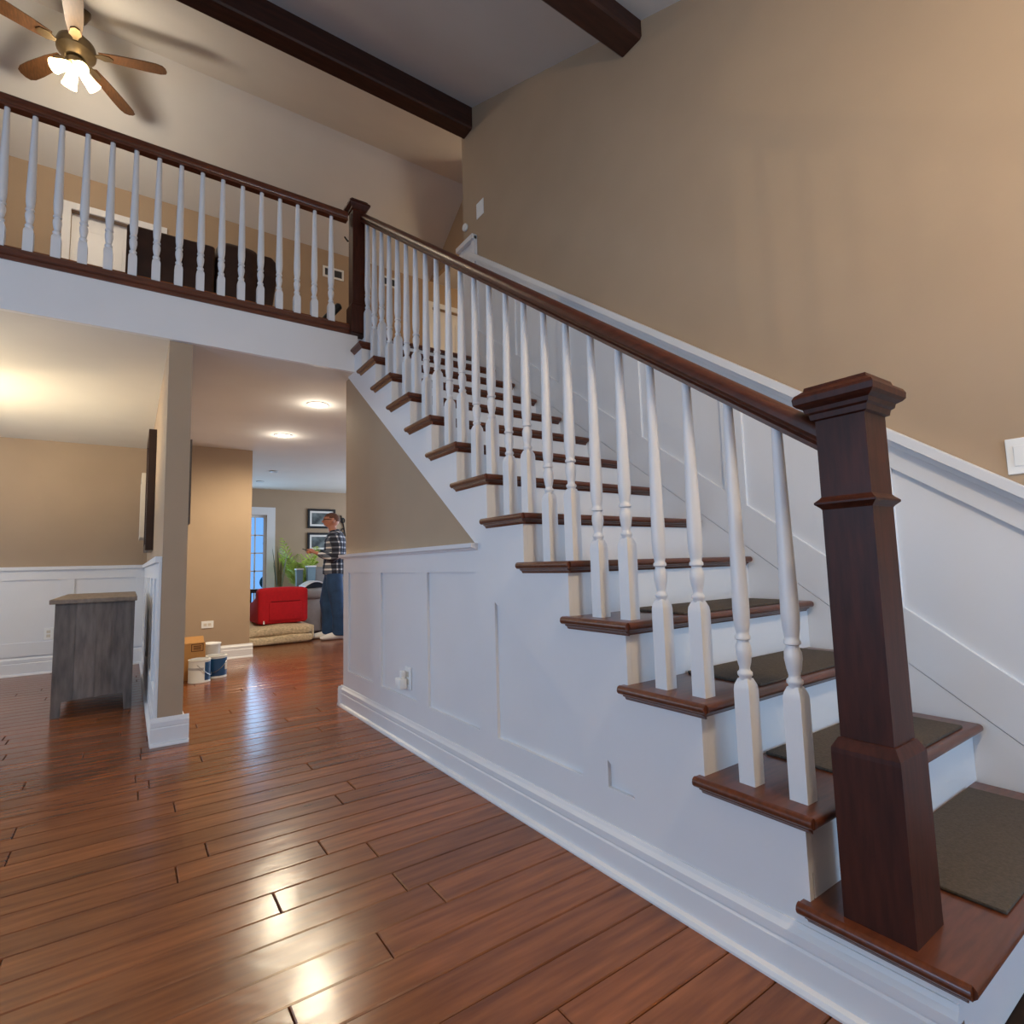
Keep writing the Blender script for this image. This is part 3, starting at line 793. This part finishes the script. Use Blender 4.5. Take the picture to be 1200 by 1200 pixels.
for i in range(2):
    for j in range(3):
        w = (X1-X0-.044)/2; a = X0+.022+i*w
        f = build('drawer', Bx(a+.006, a+w-.006, Y1-.022, Y1-.002, .13+j*.207, .13+j*.207+.2, .002, 1), 'weathered_oak', dr, smooth=False)
        ORG[f.name] = ORG[dr.name]
        build('knob', ball(NB(), (a+w/2, Y1+.012, .23+j*.207), .014), 'black_paint', f)
for xa in (X0+.001, X1-.05): build('leg', Bx(xa, xa+.05, Y1-.05, Y1-.001, 0, .14), 'weathered_oak', dr, smooth=False)

def picture(name, lab, ax, c, w, h, depth, fr, fmat, inner, sg, matw=.05, group=None):
    t = thing(name, lab, 'picture', c, group=group)
    cx, cy, cz = c
    def B(u0, u1, v0, v1, d0, d1):
        if ax == 'y': return Bx(cx+u0, cx+u1, cy+sg*d0, cy+sg*d1, cz+v0, cz+v1, .001, 1)
        return Bx(cx+sg*d0, cx+sg*d1, cy+u0, cy+u1, cz+v0, cz+v1, .001, 1)
    for u0, u1, v0, v1 in ((-w/2, -w/2+fr, -h/2, h/2), (w/2-fr, w/2, -h/2, h/2), (-w/2+fr, w/2-fr, h/2-fr, h/2), (-w/2+fr, w/2-fr, -h/2, -h/2+fr)):
        build('frame', B(u0, u1, v0, v1, .001, depth), fmat, t, smooth=False)
    if matw: build('mount_board', B(-w/2+fr, w/2-fr, -h/2+fr, h/2-fr, .001, depth*.5), 'mat_board', t, smooth=False)
    build('print', B(-w/2+fr+matw, w/2-fr-matw, -h/2+fr+matw, h/2-fr-matw, depth*.5-.002 if matw else .001, depth*.5+.002), inner, t, smooth=False)
    return t
picture('framed_picture', 'dark deep framed picture on the dining side of the partition', 'y', (5.15, 1.065, 1.62), .62, .98, .055, .05, 'frame_brown', 'canvas_white', 1, 0)
picture('canvas_picture', 'pale canvas picture on the partition beyond the dark frame', 'y', (6.2, 1.065, 1.6), .6, .62, .08, .03, 'canvas_white', 'canvas_white', 1, 0)
picture('framed_picture', 'dark framed picture on the hall side of the partition', 'y', (3.62, .945, 1.50), .34, .52, .022, .03, 'frame_brown', 'photo_print', -1, .03)
picture('framed_print', 'black framed landscape print with white mount, above the other print', 'x', (9.5, -1.56, 1.83), .48, .34, .03, .035, 'frame_black', 'photo_print', -1, .035, group='framed prints on the far wall')
picture('framed_print', 'black framed bright print with white mount, below the other print', 'x', (9.5, -1.56, 1.415), .48, .33, .03, .035, 'frame_black', 'photo_print', -1, .035, group='framed prints on the far wall')
dc = NB()
for s, zc_ in ((1, 1.80), (-1, 1.62)):
    pts = [(9.48, -1.93+.05*math.cos(a)*(1-a/12), zc_+s*.06*math.sin(a)*(1-a/12)) for a in [i*.45 for i in range(16)]]
    tube(dc, pts, .010, 6)
tube(dc, [(9.48, -1.98, 1.52), (9.48, -1.95, 1.71), (9.48, -1.90, 1.90)], .011, 6)
for zz in (1.58, 1.84): ball(dc, (9.478, -1.93, zz), (.008, .03, .02), 8, 6)
build('metal_scroll', dc, 'black_paint', label='black metal scroll wall decor right of the framed prints', cat='wall decor', loc=(9.48, -1.94, 1.7))

# ================================================================ HALL: box and paint cans
cb = thing('cardboard_box', 'open brown cardboard box beside the paint cans', 'box', (5.42, .765, 0))
bm = NB()
bx0, bx1, by0, by1, bh = 5.29, 5.56, .635, .89, .32
for a in ((bx0, bx0+.005, by0, by1), (bx1-.005, bx1, by0, by1), (bx0+.005, bx1-.005, by0, by0+.005), (bx0+.005, bx1-.005, by1-.005, by1)):
    box(bm, a[0], a[1], a[2], a[3], 0, bh)
box(bm, bx0+.005, bx1-.005, by0+.005, by1-.005, 0, .004)
build('carton', bm, 'cardboard', cb, smooth=False)
build('flap', prism(NB(), [(bx0, bh), (bx0+.004, bh), (bx0+.09, bh+.045), (bx0+.088, bh+.05)], 'y', by0+.01, by1-.02), 'cardboard', cb, smooth=False)
build('flap', prism(NB(), [(by1-.004, bh), (by1, bh), (by1+.02, bh+.09), (by1+.016, bh+.09)], 'x', bx0+.01, bx1-.01), 'cardboard', cb, smooth=False)
pm = NB()
def rect_line(bm, y0, y1, z0, z1, w, x):
    box(bm, x-.0012, x, y0, y1, z0, z0+w); box(bm, x-.0012, x, y0, y1, z1-w, z1); box(bm, x-.0012, x, y0, y0+w, z0+w, z1-w); box(bm, x-.0012, x, y1-w, y1, z0+w, z1-w)
rect_line(pm, .65, .745, .245, .312, .006, bx0-.0002)
for z in (.262, .275, .288): box(pm, bx0-.0014, bx0-.0002, .668, .728, z, z+.007)
build('printed_stamp', pm, 'print_brown', cb, smooth=False)
def can(c, lab, turn, wid, sl):
    x, y = c; r, h = .085, .195
    t = thing('paint_can', lab, 'paint can', (x, y, 0), group='paint cans on the hall floor')
    build('can_body', lathe(NB(), [(r, 0), (r+.002, .003), (r+.002, .008), (r, .011), (r, h-.012), (r+.003, h-.008), (r+.003, h-.001), (r-.004, h)], (x, y, 0), 28), 'can_white', t)
    build('lid', lathe(NB(), [(r-.014, h-.002), (r-.012, h+.004), (r-.02, h+.004), (r-.022, h+.001), (.01, h+.001)], (x, y, 0), 28), 'can_grey', t)
    def band(name, a0, a1, z0, z1, m, rr):
        bm = NB(); n = 14; vs = []
        for i in range(n+1):
            a = math.radians(a0+(a1-a0)*i/n)
            vs.append([bm.verts.new((x+q*math.cos(a), y+q*math.sin(a), z)) for q, z in ((rr, z0), (rr+.0015, z0), (rr+.0015, z1), (rr, z1))])
        for p, q in zip(vs, vs[1:]):
            for i in range(4): bm.faces.new((p[i], p[(i+1) % 4], q[(i+1) % 4], q[i]))
        bm.faces.new(vs[0]); bm.faces.new(list(reversed(vs[-1])))
        build(name, bm, m, t)
    band('blue_label', turn, turn+wid, .022, h-.022, 'can_blue', r+.0002)
    band('grey_stripe', turn-110, turn-6, .112, .13, 'can_grey', r+.0002)
    band('small_label', sl, sl+32, .07, .125, 'canvas_white', r+.0018)
    build('wire_handle', tube(NB(), [(x+math.cos(a)*(r+.008), y+math.sin(a)*(r+.008), h*.8-.10*math.sin(a-math.radians(turn-40))) for a in [math.radians(turn-40+180*i/10) for i in range(11)]], .0022, 6), 'pewter', t)
can((5.16, .69), 'white and blue paint can in front of the cardboard box', 203, 150, 330)
can((5.30, .545), 'mostly blue paint can behind the white one', 100, 160, 226)
bt = thing('plastic_tub', 'clear plastic tub behind the paint cans', 'tub', (5.62, .60, 0))
build('tub_body', lathe(NB(), [(.07, 0), (.075, .01), (.085, .20), (.088, .26)], (5.62, .56, 0), 24), 'clear_plastic', bt)
build('tub_lid', lathe(NB(), [(.092, .26), (.092, .272), (.05, .278)], (5.62, .56, 0), 24), 'white_plastic', bt)

# ================================================================ LIVING ROOM
# folded shag rug
rg = thing('folded_rug', 'thick beige shaggy rug folded in two layers on the floor', 'rug', (7.45, -.3, 0))
def soft(name, x0, x1, y0, y1, z0, z1, bev, m, parent, amp=.01, sub=10, seed=1):
    bm = NB(); box(bm, x0, x1, y0, y1, z0, z1)
    bmesh.ops.subdivide_edges(bm, edges=bm.edges[:], cuts=sub, use_grid_fill=True)
    cx, cy, cz = (x0+x1)/2, (y0+y1)/2, (z0+z1)/2
    hx, hy, hz = (x1-x0)/2, (y1-y0)/2, (z1-z0)/2
    rr = random.Random(seed); ph = [rr.uniform(0, 6) for _ in range(6)]
    for v in bm.verts:
        p = Vector((v.co.x-cx, v.co.y-cy, v.co.z-cz))
        q = Vector((max(-hx+bev, min(hx-bev, p.x)), max(-hy+bev, min(hy-bev, p.y)), max(-hz+bev, min(hz-bev, p.z))))
        d = p-q
        if d.length > 1e-6: p = q+d.normalized()*bev
        w = amp*(math.sin(p.y*9+ph[0]+p.x*5)+math.sin(p.x*13+ph[1]+p.z*7)*.6)
        if v.co.z > z0+.02: p.z += w
        v.co = Vector((cx, cy, cz))+p
        v.co.z = max(v.co.z, z0)
    return build(name, bm, m, parent, hard=60)
soft('rug_layer', 7.12, 8.10, -.80, .08, 0, .12, .05, 'shag_beige', rg, .008, 12, 2)
soft('rug_layer', 7.14, 8.14, -.80, .08, .105, .235, .055, 'shag_beige', rg, .010, 12, 5)
build('rug_fold', prism(NB(), [(7.2, .03), (8.02, .03), (8.02, .21), (7.2, .21)], 'y', -.83, -.78, .02, 3), 'shag_beige', rg)
# red chair
rc = thing('red_armchair', 'bright red fabric foam armchair seen from behind on the folded rug', 'armchair', (7.5, -.4, .235))
zb = .252
bk = soft('backrest', 7.27, 7.47, -.77, -.15, zb, .72, .05, 'red_fabric', rc, .006, 10, 3)
arm = [(7.32, zb), (8.12, zb), (8.12, .44), (8.06, .49), (7.80, .53), (7.58, .585), (7.47, .66), (7.40, .70), (7.32, .70)]
build('arm', prism(NB(), arm, 'y', -.27, -.16, .025, 3), 'red_fabric', rc)
build('arm', prism(NB(), arm, 'y', -.76, -.65, .025, 3), 'red_fabric', rc)
build('seat', Bx(7.45, 8.10, -.655, -.265, zb, .46, .03, 3), 'red_fabric', rc)
build('back_seam', Bx(7.259, 7.272, -.66, -.30, .535, .545, .002, 1), 'red_seam', rc)
build('back_pocket', Bx(7.258, 7.274, -.68, -.28, .30, .53, .006, 2), 'red_fabric', rc)
build('care_tag', Bx(7.262, 7.268, -.225, -.21, .255, .30), 'white_plastic', rc)
# grey recliner
gs = thing('grey_recliner', 'grey leather recliner sofa behind the red armchair', 'sofa', (8.5, -1.5, 0))
build('base', Bx(8.12, 8.95, -2.2, -.95, .04, .34, .02), 'grey_leather', gs)
build('arm', Bx(8.05, 8.95, -1.17, -.90, .02, .58, .035, 3), 'grey_leather', gs)
build('arm_pad', Bx(8.0, 8.95, -1.19, -.885, .50, .66, .06, 4), 'grey_leather', gs)
build('seat_cushion', Bx(8.03, 8.75, -1.85, -1.19, .30, .52, .05, 4), 'grey_leather', gs)
build('leg_rest', Bx(8.00, 8.12, -1.85, -1.19, .08, .40, .04, 3), 'grey_leather', gs)
build('backrest', Bx(8.64, 8.93, -1.85, -1.19, .30, .98, .06, 4), 'grey_leather', gs)
build('arm', Bx(8.05, 8.95, -2.12, -1.85, .02, .62, .05, 3), 'grey_leather', gs)
for x in (8.15, 8.85):
    for y in (-1.02, -2.0): build('foot', Bx(x-.03, x+.03, y-.03, y+.03, 0, .05), 'black_paint', gs, smooth=False)
# black cushion with white rim lying on the arm
tr = thing('lap_tray', 'black lap tray with a curved white rim on the recliner arm', 'tray', (8.3, -1.07, .66))
n = 16
arc = [(-.92-.34*i/n, .675+.075*math.sin(PI*i/n)) for i in range(n+1)]
build('tray_base', prism(NB(), arc+[(-1.26, .668), (-.92, .668)], 'x', 8.08, 8.40, .004, 1), 'black_paint', tr)
build('rim', prism(NB(), [(y, z+.002) for y, z in arc]+[(y, z+.022) for y, z in reversed(arc)], 'x', 8.07, 8.41), 'white_plastic', tr)
# clear bins behind
for x, y, w, zt, lab in ((8.66, -.985, .05, .96, 'smaller bluish clear plastic bin on the recliner arm'), (8.50, -1.12, .06, 1.0, 'taller bluish clear plastic bin on the recliner arm')):
    b = thing('storage_bin', lab, 'bin', (x, y, .66), group='clear bins on the recliner arm')
    build('bin_body', sq_loft(NB(), x, y, [(w*.85, .661), (w, zt-.02)]), 'sky_plastic', b, smooth=False)
    build('bin_rim', sq_loft(NB(), x, y, [(w+.008, zt-.02), (w+.008, zt)]), 'white_plastic', b, smooth=False)
# black slatted bench in front of window
bn = thing('slatted_bench', 'black slatted wooden bench in front of the far window', 'bench', (9.0, -.22, 0))
build('top_rail', Bx(8.94, 9.0, -.56, .06, .60, .66, .004, 1), 'black_paint', bn, smooth=False)
build('seat', Bx(8.75, 9.0, -.56, .06, .36, .40, .004, 1), 'black_paint', bn, smooth=False)
for y in (-.50, -.42, -.34, -.26, -.10): build('slat', Bx(8.96, 8.98, y-.013, y+.013, .40, .60), 'black_paint', bn, smooth=False)
for x in (8.77, 8.975):
    for y in (-.54, .04): build('leg', Bx(x-.02, x+.02, y-.02, y+.02, 0, .36 if x < 8.9 else .60), 'black_paint', bn, smooth=False)
# palm and snake plants
def leaf(bm, base, ang, length, width, lift, droop, n=7):
    dx, dy = math.cos(ang), math.sin(ang)
    prev = None
    for i in range(n+1):
        t = i/n
        r = length*math.sin(t*lift[1])*lift[0] if False else length*t*lift[0]
        z = length*(t*lift[1]-droop*t*t)
        w = width*math.sin(PI*min(1, .08+t*.92))*.5+.002
        p = Vector((base[0]+dx*r, base[1]+dy*r, base[2]+z))
        s = Vector((-dy, dx, 0))*w
        cur = [bm.verts.new(p-s), bm.verts.new(p+Vector((0, 0, -w*.35))), bm.verts.new(p+s)]
        if prev:
            bm.faces.new((prev[0], prev[1], cur[1], cur[0])); bm.faces.new((prev[1], prev[2], cur[2], cur[1]))
        prev = cur
    return bm
def potted(name, lab, c, leaves, m, pot_h, pot_r):
    t = thing(name, lab, 'plant', (c[0], c[1], 0))
    build('pot', lathe(NB(), [(pot_r*.7, 0), (pot_r, pot_h), (pot_r*1.06, pot_h), (pot_r*1.06, pot_h-.03), (pot_r*.9, pot_h-.03)][:3]+[(pot_r*.9, pot_h-.02)], (c[0], c[1], 0), 20), 'terracotta', t)
    for a, l, w, lf_, dr_ in leaves:
        build('leaf', leaf(NB(), (c[0], c[1], pot_h-.03), a, l, w, lf_, dr_), m, t)
    return t
rl = random.Random(11)
def frond(bm, base, ang, length, rise, droop):
    dx, dy = math.cos(ang), math.sin(ang)
    n = 13
    def P(t): return Vector((base[0]+dx*length*t*.34, base[1]+dy*length*t*.34, base[2]+length*(rise*t-droop*t*t)))
    tube(bm, [P(i/n) for i in range(n+1)], [.006*(1-.8*i/n)+.001 for i in range(n+1)], 5)
    for i in range(3, n+1):
        t = i/n; p = P(t); d = (P(min(1, t+.02))-P(t-.02)).normalized()
        ll = length*.24*math.sin(PI*min(1, .22+t*.68))
        for sd in (-1, 1):
            out = (Vector((-dy, dx, 0))*sd*.75+d*.75+Vector((0, 0, -.12))).normalized()
            w = Vector((0, 0, 1)).cross(out)
            w = w.normalized()*.017
            m_ = p+out*ll*.45
            a, b_, c_, e_ = bm.verts.new(p), bm.verts.new(m_-w), bm.verts.new(p+out*ll+Vector((0, 0, -.03))), bm.verts.new(m_+w+Vector((0, 0, .006)))
            bm.faces.new((a, b_, c_, e_))
    return bm
PX, PY = 9.10, -1.10
pt = thing('palm_plant', 'bright green arching potted palm behind the recliner', 'plant', (PX, PY, 0))
build('pot', lathe(NB(), [(.09, 0), (.13, .50), (.14, .50), (.14, .53), (.12, .53), (.115, .51)], (PX, PY, 0), 20), 'terracotta', pt)
for i in range(17):
    build('frond', frond(NB(), (PX, PY, .51), i*2.4, rl.uniform(.75, 1.0), rl.uniform(.95, 1.25), rl.uniform(.25, .5)), 'palm_leaf', pt, smooth=False)
sn = [(i*1.9, rl.uniform(.55, .85), .032, (rl.uniform(.10, .22), rl.uniform(1.0, 1.1)), .02) for i in range(11)]
potted('snake_plant', 'tall upright dark leaved plant between window and palm', (8.6, -.68), sn, 'snake_leaf', .50, .09)
# view outside the window: lawn and shrubs
build('ground', Bx(9.75, 20, -6, 7, -.3, -.15), 'outdoor_ground', kind='structure', label='pale ground outside the far window', cat='ground', smooth=False)
def shrub(c, r, h, lab, seed):
    bm = NB(); rr = random.Random(seed)
    for i in range(9):
        ball(bm, (c[0]+rr.uniform(-r, r)*.5, c[1]+rr.uniform(-r, r)*.5, c[2]+h*(.75*i/9)+r*.9), (r*(1-.07*i),)*3, 10, 8)
    build('evergreen_shrub', bm, 'shrub_outdoor', label=lab, cat='shrub', loc=c)
shrub((13.0, -1.42, -.15), .2, 2.6, 'dark evergreen shrub outside the far window', 4)

# ================================================================ LOFT SOFA AND BATON
sf = thing('loft_sofa', 'dark brown leather sofa with its back to the balcony', 'sofa', (4.7, .8, LZ))
build('back_panel', Bx(4.28, 4.50, .74, 1.31, LZ+.04, 3.50, .02, 3), 'brown_leather', sf)
build('headrest', Bx(4.29, 4.52, .40, .73, LZ+.04, 3.60, .09, 5), 'brown_leather', sf)
build('arm', prism(NB(), [(.36, LZ+.03), (.40, LZ+.03), (.41, 3.50), (.38, 3.55), (.32, 3.55), (.275, 3.50), (.27, 3.42), (.31, 3.1)], 'x', 4.30, 5.15, .015, 2), 'brown_leather', sf)
build('seat', Bx(4.48, 5.15, .40, 1.30, LZ+.08, LZ+.46, .05, 3), 'brown_leather', sf)
build('arm', Bx(4.50, 5.15, 1.22, 1.31, LZ+.04, 3.25, .03, 3), 'brown_leather', sf)
for x in (4.36, 5.08):
    for y in (.42, 1.26): build('foot', Bx(x-.03, x+.03, y-.03, y+.03, LZ, LZ+.05), 'black_paint', sf, smooth=False)
build('black_baton', tube(NB(), [(3.42, .155, LZ+.028), (3.41, .12, LZ+.07), (3.40, .075, LZ+.125), (3.395, .04, LZ+.17), (3.393, .032, LZ+.178)], [.022, .026, .026, .026, .016], 14), 'black_paint', label='short black rounded bar leaning at the balcony newel', cat='bar', loc=(3.41, .1, LZ))
build('wall_hook', tube(NB(), [(3.312, -.03, 3.30), (3.345, -.005, 3.30), (3.36, .012, 3.335)], .006, 6), 'black_paint', label='small dark hook on the upper newel', cat='hook', loc=(3.31, -.03, 3.3))

# ================================================================ PERSON
def add_remesh(o, vox, it=4):
    r = o.modifiers.new('remesh', 'REMESH'); r.mode = 'VOXEL'; r.voxel_size = vox; r.use_smooth_shade = True
    s = o.modifiers.new('smooth', 'SMOOTH'); s.factor = .5; s.iterations = it
man = thing('person', 'man in navy and white plaid shirt, jeans and white socks looking at his hands', 'person', (7.2, -1.075, 0), rotz=math.radians(74))
man.scale = (1.12, 1.05, 1.0)
# local frame: +x forward (the way he faces), +y his left, z up; the far leg (his left) is slightly back
def L(*p): return Vector(p)
b = NB()
# torso, pelvis, neck, head
tube(b, [(-.01, 0, .86), (-.015, 0, .98), (-.02, 0, 1.15), (-.02, 0, 1.30), (-.025, 0, 1.40), (-.02, 0, 1.44)], [(.10, .15), (.115, .155), (.11, .16), (.115, .185), (.085, .17), (.05, .09)], 16)
tube(b, [(-.02, 0, 1.40), (0.005, 0, 1.47), (.02, 0, 1.53)], [(.06, .065), (.052, .055), (.05, .052)], 12)
ball(b, (.025, 0, 1.605), (.096, .074, .098), 18, 14)
tube(b, [(.03, 0, 1.58), (.055, 0, 1.54), (.075, 0, 1.515)], [(.06, .06), (.045, .05), (.026, .032)], 12)
tube(b, [(.105, 0, 1.615), (.128, 0, 1.585), (.118, 0, 1.575)], [.010, .016, .010], 8)      # nose
ball(b, (.098, 0, 1.638), (.022, .05, .012), 10, 8)                                          # brow
ball(b, (.100, 0, 1.553), (.016, .024, .007), 8, 6); ball(b, (.097, 0, 1.540), (.015, .022, .007), 8, 6)
for s in (-1, 1): ball(b, (.010, s*.076, 1.598), (.022, .010, .033), 8, 8)
# arms folded forward, hands together in front
for s in (-1, 1):
    tube(b, [(-.02, s*.185, 1.37), (-.045, s*.215, 1.22), (-.035, s*.215, 1.10), (.08, s*.15, 1.115), (.19, s*.055, 1.16)], [.052, .048, .043, .036, .026], 12)
    c = L(.215, s*.045, 1.17)
    tube(b, [(.185, s*.055, 1.16), c, (.265, s*.035, 1.185)], [(.022, .030), (.018, .040), (.014, .036)], 10)
    for i, (ln, dz) in enumerate(((.058, .026), (.066, .009), (.062, -.008), (.05, -.024))):
        p = L(.26, s*.035, 1.185+dz)
        tube(b, [p, p+L(ln*.5, -s*.012, .004), p+L(ln*.8, -s*.03, -.006)], [.0085, .0085, .007], 8)
    tube(b, [(.215, s*.035, 1.195), (.245, s*.02, 1.215), (.27, s*.012, 1.222)], [.011, .010, .008], 8)
# legs and feet
for s, fx in ((-1, .06), (1, -.06)):
    tube(b, [(-.01, s*.085, .90), (fx*.4+.01, s*.095, .70), (fx+.02, s*.095, .48), (fx-.01, s*.095, .28), (fx-.02, s*.095, .09)], [(.085, .085), (.078, .078), (.056, .056), (.054, .052), (.038, .038)], 12)
    tube(b, [(fx-.06, s*.095, .045), (fx-.01, s*.095, .055), (fx+.08, s*.10, .042), (fx+.17, s*.105, .030), (fx+.195, s*.105, .026)], [(.036, .034), (.050, .038), (.038, .044), (.026, .045), (.016, .030)], 12)
body = build('body', b, 'skin', man, local=True)
add_remesh(body, .0085)
# jeans
j = NB()
tube(j, [(-.01, 0, 1.0), (-.012, 0, .93), (-.01, 0, .86), (-.005, 0, .80)], [(.118, .165), (.122, .170), (.118, .168), (.08, .12)], 16)
for s, fx in ((-1, .06), (1, -.06)):
    tube(j, [(-.01, s*.085, .92), (fx*.4+.005, s*.095, .72), (fx+.015, s*.097, .50), (fx-.012, s*.097, .30), (fx-.015, s*.097, .10), (fx-.01, s*.097, .055)], [(.098, .092), (.096, .090), (.082, .078), (.082, .076), (.085, .074), (.086, .074)], 14)
jo = build('jeans', j, 'denim', man, local=True)
add_remesh(jo, .012, 3)
# shirt with collar, sleeves to the wrist
sh = NB()
tube(sh, [(-.012, 0, .865), (-.012, 0, .95), (-.018, 0, 1.08), (-.022, 0, 1.22), (-.024, 0, 1.33), (-.026, 0, 1.41), (-.02, 0, 1.455)], [(.135, .182), (.135, .178), (.128, .172), (.132, .190), (.128, .205), (.098, .180), (.062, .085)], 18)
for s in (-1, 1):
    tube(sh, [(-.02, s*.17, 1.385), (-.04, s*.218, 1.25), (-.042, s*.222, 1.10), (.0, s*.20, 1.085), (.09, s*.14, 1.12), (.155, s*.08, 1.148)], [.070, .066, .060, .056, .050, .044], 12)
so = build('plaid_shirt', sh, 'plaid', man, local=True)
add_remesh(so, .012, 3)
build('collar', tube(NB(), [(.05*math.cos(a)-.012, .064*math.sin(a), 1.462+.012*math.cos(a)*-1) for a in [2*PI*i/14 for i in range(15)]], .012, 8), 'plaid', man, local=True)
# hair cap
h = NB()
bmesh.ops.create_uvsphere(h, u_segments=20, v_segments=14, radius=1, matrix=Matrix.Translation((.018, 0, 1.612)) @ Matrix.Diagonal((.099, .078, .101, 1)))
kill = [v for v in h.verts if v.co.z < 1.612+(.5*(v.co.x-.018)) or v.co.x > .105]
bmesh.ops.delete(h, geom=kill, context='VERTS')
bmesh.ops.solidify(h, geom=h.faces[:], thickness=.008)
build('hair', h, 'hair', man, local=True)
g = NB()
for s in (-1, 1):
    lathe(g, [(.018, -.002), (.022, -.002), (.022, .002), (.018, .002)], (.112, s*.032, 1.613), 14, Matrix.Rotation(PI/2, 3, 'Y'))
    tube(g, [(.110, s*.054, 1.616), (.06, s*.076, 1.618), (.012, s*.080, 1.61)], .003, 6)
build('glasses', g, 'black_paint', man, local=True)
for s, fx in ((-1, .06), (1, -.06)):
    k = NB()
    tube(k, [(fx-.068, s*.095, .046), (fx-.012, s*.095, .058), (fx+.08, s*.10, .046), (fx+.17, s*.105, .034), (fx+.203, s*.105, .028)], [(.044, .042), (.058, .046), (.046, .052), (.033, .052), (.020, .036)], 14)
    for v in k.verts: v.co.z = max(v.co.z, 0)
    build('sock', k, 'sock', man, local=True)
# phone in his hands
build('phone', Bx(-.036, .036, -.0045, .0045, -.075, .075, .003, 2), 'black_paint', label='black phone held in the hands of the man', cat='phone', loc=None, local=True)
ph = bpy.data.objects['phone']
ph.location = Vector((7.2, -1.075, 0))+Matrix.Rotation(math.radians(74), 3, 'Z') @ Vector((.325, 0, 1.195))
ph.rotation_euler = (math.radians(-70), 0, math.radians(74-90))
